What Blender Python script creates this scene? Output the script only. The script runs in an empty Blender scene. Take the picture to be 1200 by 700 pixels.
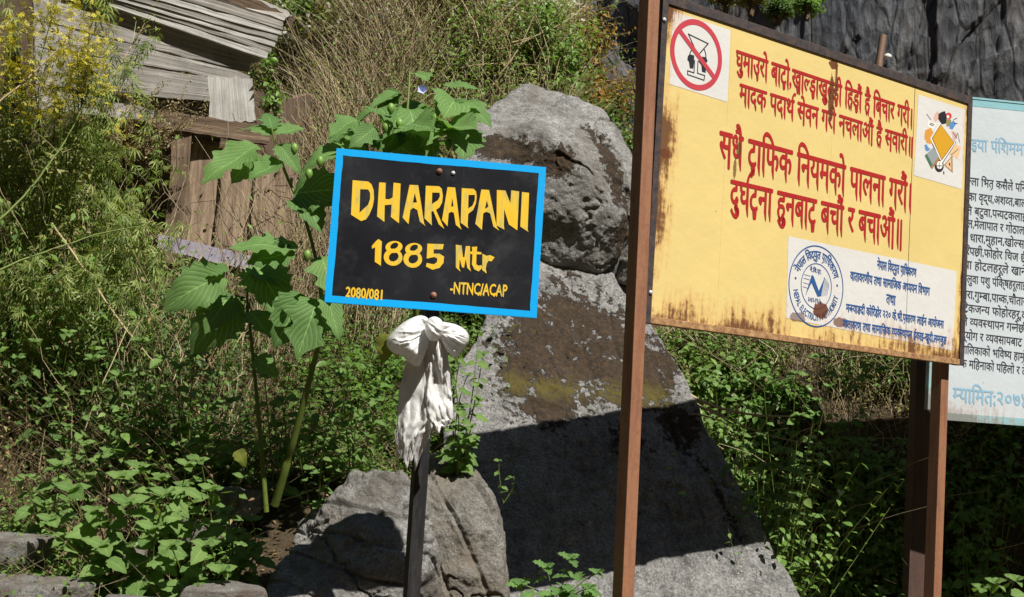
import bpy, bmesh, math, random
import numpy as np
from mathutils import Vector, Matrix

# ------------------------------------------------------------ camera, sky, sun
scene = bpy.context.scene
COL = scene.collection
F = 1500.0                                   # focal length in pixels of a 1200 wide picture
RM = np.array([[0.99769860907, -0.06780475984, 0.0],
               [-0.00653723974, -0.09619081331, -0.99534144490],
               [0.06748888763, 0.99305077513, -0.09641269662]])
EYE = np.array([0.0, 0.0, 1.6])
cam_data = bpy.data.cameras.new('camera')
cam = bpy.data.objects.new('camera', cam_data)
COL.objects.link(cam)
cam_data.sensor_width = 36.0
cam_data.lens = 36.0 * F / 1200.0
cam_data.clip_start = 0.05
cam_data.clip_end = 2000.0
M4 = Matrix([[float(v) for v in r] + [0.0] for r in RM] + [[0, 0, 0, 1]])
M4.translation = Vector(EYE)
cam.matrix_world = M4
scene.camera = cam

SUN = np.array([0.42, -0.60, 1.0]); SUN = SUN / np.linalg.norm(SUN)      # towards the sun
world = bpy.data.worlds.new('World')
scene.world = world
world.use_nodes = True
wn = world.node_tree
sky = wn.nodes.new('ShaderNodeTexSky')
sky.sky_type = 'NISHITA'
sky.sun_disc = False
sky.sun_elevation = math.asin(SUN[2])
sky.sun_rotation = math.atan2(SUN[0], SUN[1])
sky.altitude = 1900
wn.links.new(sky.outputs[0], wn.nodes['Background'].inputs[0])
wn.nodes['Background'].inputs[1].default_value = 0.05
sl = bpy.data.lights.new('sun', 'SUN')
sl.energy = 5.0
sl.angle = math.radians(0.5)
sl.color = (1.0, 0.95, 0.87)
sun = bpy.data.objects.new('sun', sl)
COL.objects.link(sun)
sun.rotation_euler = Vector((float(SUN[0]), float(SUN[1]), float(SUN[2]))).to_track_quat('Z', 'Y').to_euler()
scene.view_settings.view_transform = 'Standard'
scene.view_settings.look = 'None'
scene.view_settings.exposure = 0.52
scene.view_settings.gamma = 1.0

rng = np.random.default_rng(7)
random.seed(7)

# ------------------------------------------------------------ small maths
def ray(px, py):
    return RM @ np.array([px - 600.0, 350.0 - py, -F]) / F
def at(px, py, d):
    return EYE + ray(px, py) * d
def unit(v):
    v = np.asarray(v, float)
    return v / (np.linalg.norm(v, axis=-1, keepdims=True) + 1e-12)
def sstep(a, b, x):
    t = np.clip((x - a) / (b - a), 0, 1)
    return t * t * (3 - 2 * t)
def _h(ix, iy, iz, s):
    n = (ix * 374761393 + iy * 668265263 + iz * 1274126177 + s * 362437) & 0xffffffff
    n = ((n ^ (n >> 13)) * 1274126177) & 0xffffffff
    n = ((n ^ (n >> 16)) * 2246822519) & 0xffffffff
    return ((n ^ (n >> 15)) & 0xffffff) / float(0xffffff)
def vnoise(p, s=0):
    i = np.floor(p).astype(np.int64); f = p - i; u = f * f * (3 - 2 * f)
    r = 0
    for a in (0, 1):
        for b in (0, 1):
            for c in (0, 1):
                w = (u[:, 0] if a else 1 - u[:, 0]) * (u[:, 1] if b else 1 - u[:, 1]) * (u[:, 2] if c else 1 - u[:, 2])
                r = r + w * _h(i[:, 0] + a, i[:, 1] + b, i[:, 2] + c, s)
    return r * 2 - 1
def fbm(p, oct=5, s=0, gain=.5):
    r = 0; a = 1.0; q = np.asarray(p, float)
    for k in range(oct):
        r = r + a * vnoise(q, s + k); a *= gain; q = q * 2.03 + 7.1
    return r

# ------------------------------------------------------------ objects and tags
def tag(o, label=None, cat=None, group=None, kind=None):
    if label: o['label'] = label
    if cat: o['category'] = cat
    if group: o['group'] = group
    if kind: o['kind'] = kind
    return o
def empty(name, loc, label=None, cat=None, group=None):
    o = bpy.data.objects.new(name, None)
    o.location = [float(v) for v in loc]; o.empty_display_size = .05
    COL.objects.link(o)
    tag(o, label, cat, group)
    o['_'] = 0
    del o['_']
    return o
def link(name, me, mat=None, parent=None, smooth=False):
    if mat is not None and not me.materials: me.materials.append(mat)
    if smooth: me.polygons.foreach_set('use_smooth', [True] * len(me.polygons))
    o = bpy.data.objects.new(name, me)
    COL.objects.link(o)
    if parent is not None:
        o.parent = parent
        # meshes are given in world coordinates: take the parent's place out again
        o.matrix_parent_inverse = Matrix.Translation(-Vector(parent.location)) if parent.parent is None and parent.type == 'EMPTY' else Matrix.Identity(4)
    return o
def mesh(name, V, Fc):
    me = bpy.data.meshes.new(name)
    me.from_pydata([tuple(map(float, v)) for v in V], [], [tuple(map(int, f)) for f in Fc])
    me.update()
    return me
def mesh_np(name, V, T, tint=None, tint2=None):
    """fast triangle mesh from arrays"""
    V = np.asarray(V, np.float32); T = np.asarray(T, np.int32)
    me = bpy.data.meshes.new(name)
    me.vertices.add(len(V)); me.vertices.foreach_set('co', V.ravel())
    me.loops.add(T.size); me.loops.foreach_set('vertex_index', T.ravel())
    me.polygons.add(len(T))
    me.polygons.foreach_set('loop_start', np.arange(0, T.size, 3, dtype=np.int32))
    if tint is not None:
        a = me.attributes.new('tint', 'FLOAT', 'POINT'); a.data.foreach_set('value', np.asarray(tint, np.float32))
    if tint2 is not None:
        a = me.attributes.new('patch', 'FLOAT', 'POINT'); a.data.foreach_set('value', np.asarray(tint2, np.float32))
    me.update(calc_edges=True)
    me.validate()
    return me

# ------------------------------------------------------------ materials
class Mt:
    def __init__(s, name):
        s.m = bpy.data.materials.new(name); s.m.use_nodes = True
        s.t = s.m.node_tree; s.b = s.t.nodes['Principled BSDF']; s.o = s.t.nodes['Material Output']
        s.tc = None
    def n(s, ty, **k):
        x = s.t.nodes.new('ShaderNode' + ty)
        for a, v in k.items(): setattr(x, a, v)
        return x
    def l(s, a, b): s.t.links.new(a, b)
    def co(s, kind='Object', scale=None, rot=None):
        if s.tc is None: s.tc = s.n('TexCoord')
        o = s.tc.outputs[kind]
        if scale is None: return o
        mp = s.n('Mapping'); mp.inputs['Scale'].default_value = scale
        if rot: mp.inputs['Rotation'].default_value = rot
        s.l(o, mp.inputs[0]); return mp.outputs[0]
    def noise(s, scale, detail=6, rough=.6, co=None, dist=0):
        x = s.n('TexNoise'); x.inputs['Scale'].default_value = scale; x.inputs['Detail'].default_value = detail
        x.inputs['Roughness'].default_value = rough; x.inputs['Distortion'].default_value = dist
        s.l(co if co is not None else s.co(), x.inputs['Vector']); return x.outputs['Fac']
    def vor(s, scale, co=None, feature='F1', out='Distance'):
        x = s.n('TexVoronoi', feature=feature); x.inputs['Scale'].default_value = scale
        s.l(co if co is not None else s.co(), x.inputs['Vector']); return x.outputs[out]
    def ramp(s, src, stops):
        r = s.n('ValToRGB'); e = r.color_ramp.elements
        while len(e) < len(stops): e.new(.5)
        for q, (p, c) in zip(e, stops):
            q.position = p; q.color = (c, c, c, 1) if isinstance(c, (int, float)) else (*c, 1)
        s.l(src, r.inputs[0]); return r.outputs[0]
    def mix(s, fac, a, b, mode='MIX'):
        x = s.n('Mix', data_type='RGBA', blend_type=mode)
        for k, v in ((0, fac), (6, a), (7, b)):
            if isinstance(v, (int, float)): x.inputs[k].default_value = v if k == 0 else (v, v, v, 1)
            elif isinstance(v, tuple): x.inputs[k].default_value = (*v, 1)
            else: s.l(v, x.inputs[k])
        return x.outputs[2]
    def math(s, op, a, b=0.0, c=0.0):
        x = s.n('Math', operation=op)
        for k, v in enumerate((a, b, c)):
            if isinstance(v, (int, float)): x.inputs[k].default_value = v
            else: s.l(v, x.inputs[k])
        return x.outputs[0]
    def attr(s, name, out='Fac'):
        return s.n('Attribute', attribute_name=name).outputs[out]
    def set(s, name, v):
        i = s.b.inputs[name]
        if isinstance(v, (int, float)): i.default_value = v
        elif isinstance(v, tuple): i.default_value = (*v, 1)
        else: s.l(v, i)
    def bump(s, h, strength=.5, dist=.01, prev=None):
        x = s.n('Bump'); x.inputs['Strength'].default_value = strength; x.inputs['Distance'].default_value = dist
        s.l(h, x.inputs['Height'])
        if prev is not None: s.l(prev, x.inputs['Normal'])
        s.l(x.outputs[0], s.b.inputs['Normal']); return x.outputs[0]
    def translucent(s, fac, col):
        tr = s.n('BsdfTranslucent'); mx = s.n('MixShader'); mx.inputs[0].default_value = fac
        if isinstance(col, tuple): tr.inputs[0].default_value = (*col, 1)
        else: s.l(col, tr.inputs[0])
        s.l(s.b.outputs[0], mx.inputs[1]); s.l(tr.outputs[0], mx.inputs[2]); s.l(mx.outputs[0], s.o.inputs[0])

def leaf_mat(name, c0, c1, c2, trans=.3, rough=.5, brighten=1.6):
    m = Mt(name)
    t = m.attr('tint')
    col = m.ramp(t, [(0, c0), (.5, c1), (1, c2)])
    m.set('Base Color', col); m.set('Roughness', rough); m.set('Specular IOR Level', .3)
    br = m.mix(1.0, col, (brighten, brighten * 1.05, brighten * .5), 'MULTIPLY')
    m.translucent(trans, br)
    return m.m
def big_leaf_mat(name, c0, c1, trans=.3):
    m = Mt(name)
    uv = m.n('UVMap').outputs[0]
    sep = m.n('SeparateXYZ'); m.l(uv, sep.inputs[0])
    ax = m.math('ABSOLUTE', m.math('SUBTRACT', sep.outputs[0], .5))
    mid = m.math('LESS_THAN', ax, .012)
    ph = m.math('SUBTRACT', m.math('MULTIPLY', sep.outputs[1], 8.0), m.math('MULTIPLY', ax, 9.0))
    fr = m.math('ABSOLUTE', m.math('SUBTRACT', m.math('FRACT', ph), .5))
    vein = m.math('MAXIMUM', mid, m.math('LESS_THAN', fr, .045))
    oi = m.n('ObjectInfo').outputs['Random']
    base = m.mix(oi, c0, c1)
    base = m.mix(m.math('MULTIPLY', m.noise(9, 4), .45), base, tuple(v * .6 for v in c0))
    hole = m.ramp(m.noise(19, 6, .75), [(.58, 0), (.66, 1)])
    base = m.mix(m.math('MULTIPLY', hole, .6), base, (.16, .13, .03))
    col = m.mix(m.math('MULTIPLY', vein, .45), base, tuple(min(1, v * 2.2 + .02) for v in c1))
    m.set('Base Color', col); m.set('Roughness', .6); m.set('Specular IOR Level', .2)
    h = m.math('ADD', m.math('MULTIPLY', fr, .8), m.math('MULTIPLY', m.noise(60, 3), .3))
    m.bump(h, .6, .004)
    m.translucent(trans, m.mix(1.0, col, (1.7, 1.8, .7), 'MULTIPLY'))
    return m.m
def rock_mat(name, dark, light, lichen=.5, brownish=None, scale=1.0, moss=False):
    m = Mt(name)
    n1 = m.noise(2.2 * scale, 8, .65); n2 = m.noise(14 * scale, 8, .7); n3 = m.noise(90 * scale, 4, .7)
    col = m.ramp(n1, [(.3, dark), (.7, light)])
    col = m.mix(.55, col, m.ramp(n2, [(.3, tuple(v * .55 for v in dark)), (.55, light), (.75, tuple(min(1, v * 1.3) for v in light))]))
    col = m.mix(.75, col, m.ramp(n3, [(.3, .1), (.7, .9)]), 'OVERLAY')
    n4 = m.noise(30 * scale, 9, .8)
    col = m.mix(m.ramp(n4, [(.36, .75), (.46, 0)]), col, tuple(v * .4 for v in dark))
    col = m.mix(m.ramp(n4, [(.60, 0), (.68, .55)]), col, tuple(min(1, v * 1.45) for v in light))
    v = m.vor(38 * scale); l1 = m.ramp(v, [(.10, 1), (.2, 0)])
    gate = m.ramp(m.noise(5 * scale, 5, .7), [(.5, 0), (.62, 1)])
    col = m.mix(m.math('MULTIPLY', m.math('MULTIPLY', l1, gate), lichen), col, (.55, .54, .5))
    if brownish:
        col = m.mix(m.ramp(m.noise(3.1 * scale, 7, .6), [(.42, 0), (.62, .75)]), col, brownish)
    crk = m.ramp(m.vor(5.5 * scale, co=m.n('Vector').outputs[0] if False else None, feature='DISTANCE_TO_EDGE'), [(.0, 1), (.012, 0)])
    crk = m.math('MULTIPLY', crk, m.ramp(m.noise(3.3 * scale, 3), [(.5, 0), (.6, .5)]))
    col = m.mix(crk, col, (.03, .028, .025))
    h = m.math('ADD', m.math('MULTIPLY', n2, .8), m.math('MULTIPLY', n3, .35))
    if moss:
        a = m.attr('patch')
        brk = m.noise(26, 9, .72); brk2 = m.noise(6, 5, .7)
        mm = m.math('ADD', a, m.math('ADD', m.math('MULTIPLY', m.math('SUBTRACT', brk, .5), 1.5), m.math('MULTIPLY', m.math('SUBTRACT', brk2, .5), 1.3)))
        mk = m.ramp(mm, [(.47, 0), (.55, 1)])
        mc = m.ramp(m.noise(40, 6, .7), [(.3, (.018, .011, .006)), (.55, (.05, .030, .014)), (.75, (.125, .075, .03))])
        g = m.attr('tint')
        mc = m.mix(m.ramp(m.math('ADD', g, m.math('MULTIPLY', m.math('SUBTRACT', brk2, .5), .8)), [(.35, 0), (.8, 1)]), mc, (.105, .085, .012))
        col = m.mix(m.math('MULTIPLY', mk, .94), col, mc)
        h = m.math('ADD', h, m.math('MULTIPLY', mk, .5))
    m.set('Base Color', col); m.set('Roughness', .88); m.set('Specular IOR Level', .25)
    m.bump(m.math('ADD', h, m.math('MULTIPLY', n4, .8)), 1.0, .02)
    return m.m
def rust_mat(name, base, rust, amount=.5):
    m = Mt(name)
    s = m.co('Object', (30, 30, 4))
    n = m.noise(1.0, 8, .7, co=s); n2 = m.noise(60, 5, .7)
    col = m.mix(m.ramp(n, [(.5 - amount * .3, 0), (.8 - amount * .3, 1)]), base, rust)
    col = m.mix(m.ramp(n2, [(.5, 0), (.75, .6)]), col, tuple(v * .45 for v in rust))
    m.set('Base Color', col); m.set('Roughness', .62); m.set('Metallic', .0)
    m.bump(m.math('ADD', n, m.math('MULTIPLY', n2, .6)), .45, .004)
    return m.m
def wood_mat(name, c0, c1, c2, grain=(1, 22, 22), rot=None):
    m = Mt(name)
    uv = m.n('UVMap').outputs[0]
    mp = m.n('Mapping'); mp.inputs['Scale'].default_value = grain; m.l(uv, mp.inputs[0])
    oi = m.n('ObjectInfo').outputs['Random']
    cmb = m.n('CombineXYZ'); m.l(m.math('MULTIPLY', oi, 9), cmb.inputs[0]); m.l(m.math('MULTIPLY', oi, 5), cmb.inputs[1])
    ad = m.n('VectorMath', operation='ADD'); m.l(mp.outputs[0], ad.inputs[0]); m.l(cmb.outputs[0], ad.inputs[1])
    n = m.noise(1.6, 9, .68, co=ad.outputs[0], dist=.5); n2 = m.noise(6, 6, .7)
    col = m.ramp(n, [(.28, c0), (.5, c1), (.72, c2)])
    col = m.mix(m.ramp(n2, [(.45, 0), (.7, .6)]), col, tuple(v * .4 for v in c1))
    col = m.mix(m.math('MULTIPLY', oi, .3), col, tuple(v * .6 for v in c1))
    m.set('Base Color', col); m.set('Roughness', .85)
    m.bump(n, .9, .008)
    return m.m
def paint_mat(name, col, rough=.5, var=.12):
    m = Mt(name)
    n = m.noise(14, 6, .7)
    c = m.mix(m.math('MULTIPLY', n, var * 2), col, tuple(v * .55 for v in col))
    m.set('Base Color', c); m.set('Roughness', rough)
    m.bump(m.noise(120, 3), .12, .001)
    return m.m
# ------------------------------------------------------------ mesh builders
def box_bm(bm, c, sx, sy, sz, rz=0.0, bevel=.003):
    r = bmesh.ops.create_cube(bm, size=1.0)
    bmesh.ops.scale(bm, vec=(sx, sy, sz), verts=r['verts'])
    if bevel:
        es = list({e for v in r['verts'] for e in v.link_edges})
        rb = bmesh.ops.bevel(bm, geom=es, offset=bevel, segments=2, affect='EDGES', profile=.6)
        vs = list({v for f in rb['faces'] for v in f.verts} | {v for v in r['verts'] if v.is_valid})
    else:
        vs = r['verts']
    bmesh.ops.rotate(bm, cent=(0, 0, 0), matrix=Matrix.Rotation(rz, 3, 'Z'), verts=vs)
    bmesh.ops.translate(bm, vec=Vector([float(v) for v in c]), verts=vs)
    return vs
def bm_mesh(name, bm):
    me = bpy.data.meshes.new(name); bm.to_mesh(me); bm.free(); me.update(); return me
def grid_mesh(name, P, uv=True, closed=False):
    """P: (r, c, 3) array"""
    r, c = P.shape[:2]
    idx = np.arange(r * c).reshape(r, c)
    q = []
    for i in range(r - 1):
        for j in range(c - 1 + (1 if closed else 0)):
            k = (j + 1) % c
            q.append((idx[i, j], idx[i, k], idx[i + 1, k], idx[i + 1, j]))
    me = mesh(name, P.reshape(-1, 3), q)
    if uv:
        u = me.uv_layers.new(name='UVMap')
        vi = np.empty(len(me.loops), np.int32); me.loops.foreach_get('vertex_index', vi)
        co = np.stack([(vi % c) / max(1, c - 1), (vi // c) / max(1, r - 1)], 1).astype(np.float32)
        u.data.foreach_set('uv', co.ravel())
    return me
def tubes(polys, r0, r1, sides=3):
    """polys (n,k,3) -> V, T ; radius may be arrays of n"""
    polys = np.asarray(polys, float); n, k = polys.shape[:2]
    r0 = np.broadcast_to(np.asarray(r0, float), (n,)); r1 = np.broadcast_to(np.asarray(r1, float), (n,))
    d = np.gradient(polys, axis=1); d = unit(d)
    ref = np.where(np.abs(d[..., 2:3]) > .9, np.array([1., 0, 0]), np.array([0., 0, 1]))
    a = unit(np.cross(d, ref)); b = np.cross(d, a)
    t = np.linspace(0, 1, k)
    rad = r0[:, None] * (1 - t) + r1[:, None] * t
    ang = np.arange(sides) * 2 * np.pi / sides
    V = polys[:, :, None, :] + rad[:, :, None, None] * (np.cos(ang)[None, None, :, None] * a[:, :, None, :] + np.sin(ang)[None, None, :, None] * b[:, :, None, :])
    V = V.reshape(-1, 3)
    base = (np.arange(n) * k * sides)[:, None, None]
    i = np.arange(k - 1)[None, :, None] * sides; s = np.arange(sides)[None, None, :]; s2 = (s + 1) % sides
    A = base + i + s; B = base + i + s2; C_ = base + i + sides + s2; D = base + i + sides + s
    T = np.concatenate([np.stack([A, B, C_], -1).reshape(-1, 3), np.stack([A, C_, D], -1).reshape(-1, 3)])
    return V, T
# leaf templates: verts (x across, y along, z lift), triangles
def tmpl_ovate(fold=.16, droop=.22):
    prof = [(0, 0), (.16, .34), (.38, .5), (.62, .40), (.84, .2), (1, 0)]
    V = [(0, 0, 0)]; T = []
    for y, w in prof[1:-1]:
        z = -droop * y * y
        V += [(-w, y, z + fold * w), (0, y, z), (w, y, z + fold * w)]
    V.append((0, 1, -droop))
    T += [(0, 2, 1), (0, 3, 2)]
    for i in range(3):
        a = 1 + 3 * i
        T += [(a, a + 1, a + 4), (a, a + 4, a + 3), (a + 1, a + 2, a + 5), (a + 1, a + 5, a + 4)]
    a = 10
    T += [(a, a + 1, 13), (a + 1, a + 2, 13)]
    return np.array(V, float), np.array(T)
def tmpl_simple():
    V = [(0, 0, 0), (-.5, .42, .08), (0, .45, -.05), (.5, .42, .08), (0, 1, -.2)]
    return np.array(V, float), np.array([(0, 2, 1), (0, 3, 2), (1, 2, 4), (2, 3, 4)])
def tmpl_palm(n=5, droop=.5):
    V = []; T = []
    for k in range(n):
        a = (k - (n - 1) / 2) * .55; L = 1 - .13 * abs(k - (n - 1) / 2)
        dx, dy = math.sin(a), math.cos(a)
        for w, y in ((0, 0), (.06, .5), (-.06, .5), (0, 1)):
            V.append((2 * (dx * y * L + dy * w) * .5 * 2, dy * y * L - dx * w, -droop * y * y))
        b = 4 * k; T += [(b, b + 1, b + 2), (b + 1, b + 3, b + 2)]
    return np.array(V, float), np.array(T)
def tmpl_blade():
    V = [(-.5, 0, 0), (.5, 0, 0), (-.4, .5, .0), (.4, .5, 0), (0, 1, -.25)]
    return np.array(V, float), np.array([(0, 1, 3), (0, 3, 2), (2, 3, 4)])
def tmpl_flower(n=6):
    V = [(0, .0, .1)]; T = []
    for k in range(n):
        a = 2 * np.pi * k / n
        for da, r in ((-.3, .45), (.0, .55), (.3, .45)):
            V.append((math.cos(a + da) * r, math.sin(a + da) * r, .0))
        b = 1 + 3 * k; T += [(0, b, b + 1), (0, b + 1, b + 2)]
    return np.array(V, float), np.array(T)
OV, SI, PA, BL, FL = tmpl_ovate(), tmpl_simple(), tmpl_palm(), tmpl_blade(), tmpl_flower()
def leaves(P, D, N, L, W, tmpl):
    TV, TT = tmpl
    P = np.asarray(P, float); D = unit(D); S = unit(np.cross(D, N)); N = np.cross(S, D)
    L = np.asarray(L, float)[:, None, None]; W = np.asarray(W, float)[:, None, None]
    V = P[:, None, :] + L * TV[None, :, 1:2] * D[:, None, :] + W * TV[None, :, 0:1] * S[:, None, :] + L * TV[None, :, 2:3] * N[:, None, :]
    n, k = len(P), len(TV)
    T = (np.arange(n) * k)[:, None, None] + TT[None]
    return V.reshape(-1, 3), T.reshape(-1, 3), k
def leaf_object(name, P, D, N, L, W, tmpl, mat, parent=None, tint=None, kind='stuff'):
    V, T, k = leaves(P, D, N, L, W, tmpl)
    if tint is None: tint = rng.random(len(P))
    me = mesh_np(name, V, T, np.repeat(np.clip(tint, 0, 1), k))
    o = link(name, me, mat, parent)
    if kind: o['kind'] = kind
    return o
def stem_object(name, polys, r0, r1, mat, parent=None, sides=3, kind='stuff'):
    V, T = tubes(polys, r0, r1, sides)
    n = len(polys); k = V.shape[0] // n
    me = mesh_np(name, V, T, np.repeat(rng.random(n), k))
    o = link(name, me, mat, parent, smooth=True)
    if kind: o['kind'] = kind
    return o
def sprigs(base, up, H, m, leafL, lean=.4, droop=.3, petiole=.15, opp=False, t0=.12, side=None, taper=.35):
    base = np.asarray(base, float); n = len(base); up = unit(np.broadcast_to(up, (n, 3)) + 0)
    H = np.broadcast_to(H, (n,)); leafL = np.broadcast_to(leafL, (n,))
    if side is None:
        a = rng.random(n) * 2 * np.pi; side = np.stack([np.cos(a), np.sin(a), np.zeros(n)], 1)
    t = np.linspace(t0, 1, m)
    curve = lambda tt: base[:, None] + H[:, None, None] * tt[None, :, None] * up[:, None] + (H * lean)[:, None, None] * (tt[None, :, None] ** 2) * side[:, None]
    C_ = curve(t)
    A = unit(np.cross(up, [0.3, 1, .2])); B = np.cross(up, A)
    k = np.arange(m)
    phi = rng.random((n, 1)) * 6.28 + (k[None] * (np.pi + .0) + (k[None] // 2) * (np.pi / 2) if opp else k[None] * 2.4) + rng.normal(0, .35, (n, m))
    out = np.cos(phi)[..., None] * A[:, None] + np.sin(phi)[..., None] * B[:, None]
    D = unit(out + up[:, None] * .45 * rng.random((n, m, 1)) - np.array([0, 0, 1.]) * droop * (0.5 + rng.random((n, m, 1))))
    N = unit(up[:, None] * .6 + np.array([0, 0, .6]) + rng.normal(0, .35, (n, m, 3)))
    L = leafL[:, None] * (1 - taper * t[None]) * rng.uniform(.6, 1.25, (n, m))
    P = C_ + out * (L * petiole)[..., None]
    S = curve(np.linspace(0, 1, 5))
    return P.reshape(-1, 3), D.reshape(-1, 3), N.reshape(-1, 3), L.ravel(), S

# big single leaf, 1 long, shared by the leaf parts
def big_leaf(name, mat, width=.62, teeth=6, lobes=.0, seed=0, droop=.3, rows=20, heart=False):
    r = np.random.default_rng(seed)
    P = np.zeros((rows, 7, 3))
    cx = np.array([-1, -.7, -.35, 0, .35, .7, 1])
    for i in range(rows):
        t = i / (rows - 1)
        w = (math.sin(math.pi * t ** (.62 if heart else .78)) ** .85 if 0 < t < 1 else 0) * width * .5
        jag = 1 + lobes * math.sin(t * teeth * 2 * math.pi) + .05 * r.normal()
        zc = -droop * t * t + .02 * math.sin(9 * t + seed)
        for j, c in enumerate(cx):
            ww = w * (jag if abs(c) == 1 else 1)
            P[i, j] = (c * ww, t - (.10 * w if abs(c) == 1 else 0) + (lobes * .15 * abs(c) * math.cos(t * teeth * 6.28)) * w,
                       zc + abs(c) * w * (.22 + .1 * math.sin(3 * t + seed)) + .035 * w * math.sin(16 * t + 3 * c + seed) * abs(c))
    me = grid_mesh(name, P)
    me.materials.append(mat)
    me.polygons.foreach_set('use_smooth', [True] * len(me.polygons))
    return me
def place_leaf(me, parent, p, d, n, L, name='leaf'):
    d = unit(d); s = unit(np.cross(d, n)); nn = np.cross(s, d)
    o = bpy.data.objects.new(name, me); COL.objects.link(o)
    o.parent = parent
    b = np.asarray(p, float) - (np.array(parent.location) if parent is not None else 0)
    m = Matrix([[float(s[i] * L), float(d[i] * L), float(nn[i] * L), float(b[i])] for i in range(3)] + [[0, 0, 0, 1]])
    o.matrix_basis = m
    return o

# ------------------------------------------------------------ glyphs (Blender's own font)
_gc = {}
def _raw(s, bold):
    key = (s, bold)
    if key in _gc: return _gc[key]
    c = bpy.data.curves.new('lettering', 'FONT'); c.body = s; c.size = 1; c.offset = bold; c.resolution_u = 3
    o = bpy.data.objects.new('lettering', c); COL.objects.link(o)
    bpy.context.view_layer.update()
    dg = bpy.context.evaluated_depsgraph_get()
    me = o.evaluated_get(dg).to_mesh()
    V = np.array([v.co[:2] for v in me.vertices], float).reshape(-1, 2)
    me.calc_loop_triangles()
    T = np.array([t.vertices[:] for t in me.loop_triangles], int).reshape(-1, 3)
    o.evaluated_get(dg).to_mesh_clear()
    bpy.data.objects.remove(o); bpy.data.curves.remove(c)
    _gc[key] = (V, T); return _gc[key]
_adv = {}
def advance(ch):
    if ch not in _adv:
        k = _raw('क', 0)[0][:, 0].max()
        _adv[ch] = _raw('क' + ch + 'क', 0)[0][:, 0].max() - 2 * 0 - k - advance0()
    return _adv[ch]
def advance0():
    if '_' not in _adv:
        k = _raw('क', 0)[0][:, 0].max()
        _adv['_'] = _raw('कक', 0)[0][:, 0].max() - k
    return _adv['_']
def clip_x(V, T, x):
    """keep the part of the triangles left of x"""
    oV = []; oT = []
    for t in T:
        P = [V[i] for i in t]; out = []
        for i in range(3):
            a, b = P[i], P[(i + 1) % 3]
            if a[0] <= x: out.append(a)
            if (a[0] <= x) != (b[0] <= x):
                u = (x - a[0]) / (b[0] - a[0]); out.append(a + (b - a) * u)
        if len(out) >= 3:
            b0 = len(oV); oV += out
            for i in range(1, len(out) - 1): oT.append((b0, b0 + i, b0 + i + 1))
    return np.array(oV).reshape(-1, 2), np.array(oT, int).reshape(-1, 3)
def shape_text(s, bold=.0, tail=0.0):
    """left to right glyph run; X~ half form, X^ hook above, X* slanted foot stroke"""
    Vs = []; Ts = []; nv = 0; x = 0.0; i = 0; last = 0.0
    while i < len(s):
        ch = s[i]; nx = s[i + 1] if i + 1 < len(s) else ''
        if ch in '^*':
            if ch == '^':
                V, T = _raw('े', bold); V = V.copy(); V[:, 0] = -V[:, 0] - .30; off = x
            else:
                V = np.array([[-.16, -.02], [-.36, -.2], [-.33, -.25], [-.08, -.08]]); T = np.array([[0, 1, 2], [0, 2, 3]]); off = x + .0
            Vs.append(V + [off, 0]); Ts.append(T + nv); nv += len(V); i += 1; continue
        if ch == ' ':
            x += .30; i += 1; continue
        V, T = _raw(ch, bold); V = V.copy(); adv = advance(ch)
        if len(V) == 0: i += 1; continue
        if nx == '~':
            foot = V[np.abs(V[:, 1]) < .03 + bold]
            xl = (foot[:, 0].max() if len(foot) else V[:, 0].max()) - .095 - bold
            V, T = clip_x(V, T, xl); adv = xl; i += 1
        if tail and len(V):
            low = np.where(np.abs(V[:, 1] + bold) < .02)[0]
            for a in low:
                if np.any((V[a, 0] - V[low, 0] > .04) & (V[a, 0] - V[low, 0] < .2)):
                    V[a, 1] -= tail; V[a, 0] += tail * .12
                else: V[a, 1] += tail * .15
        Vs.append(V + [x, 0]); Ts.append(T + nv); nv += len(V)
        x += adv; i += 1
    V = np.concatenate(Vs); T = np.concatenate(Ts)
    return V, T, x

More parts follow.
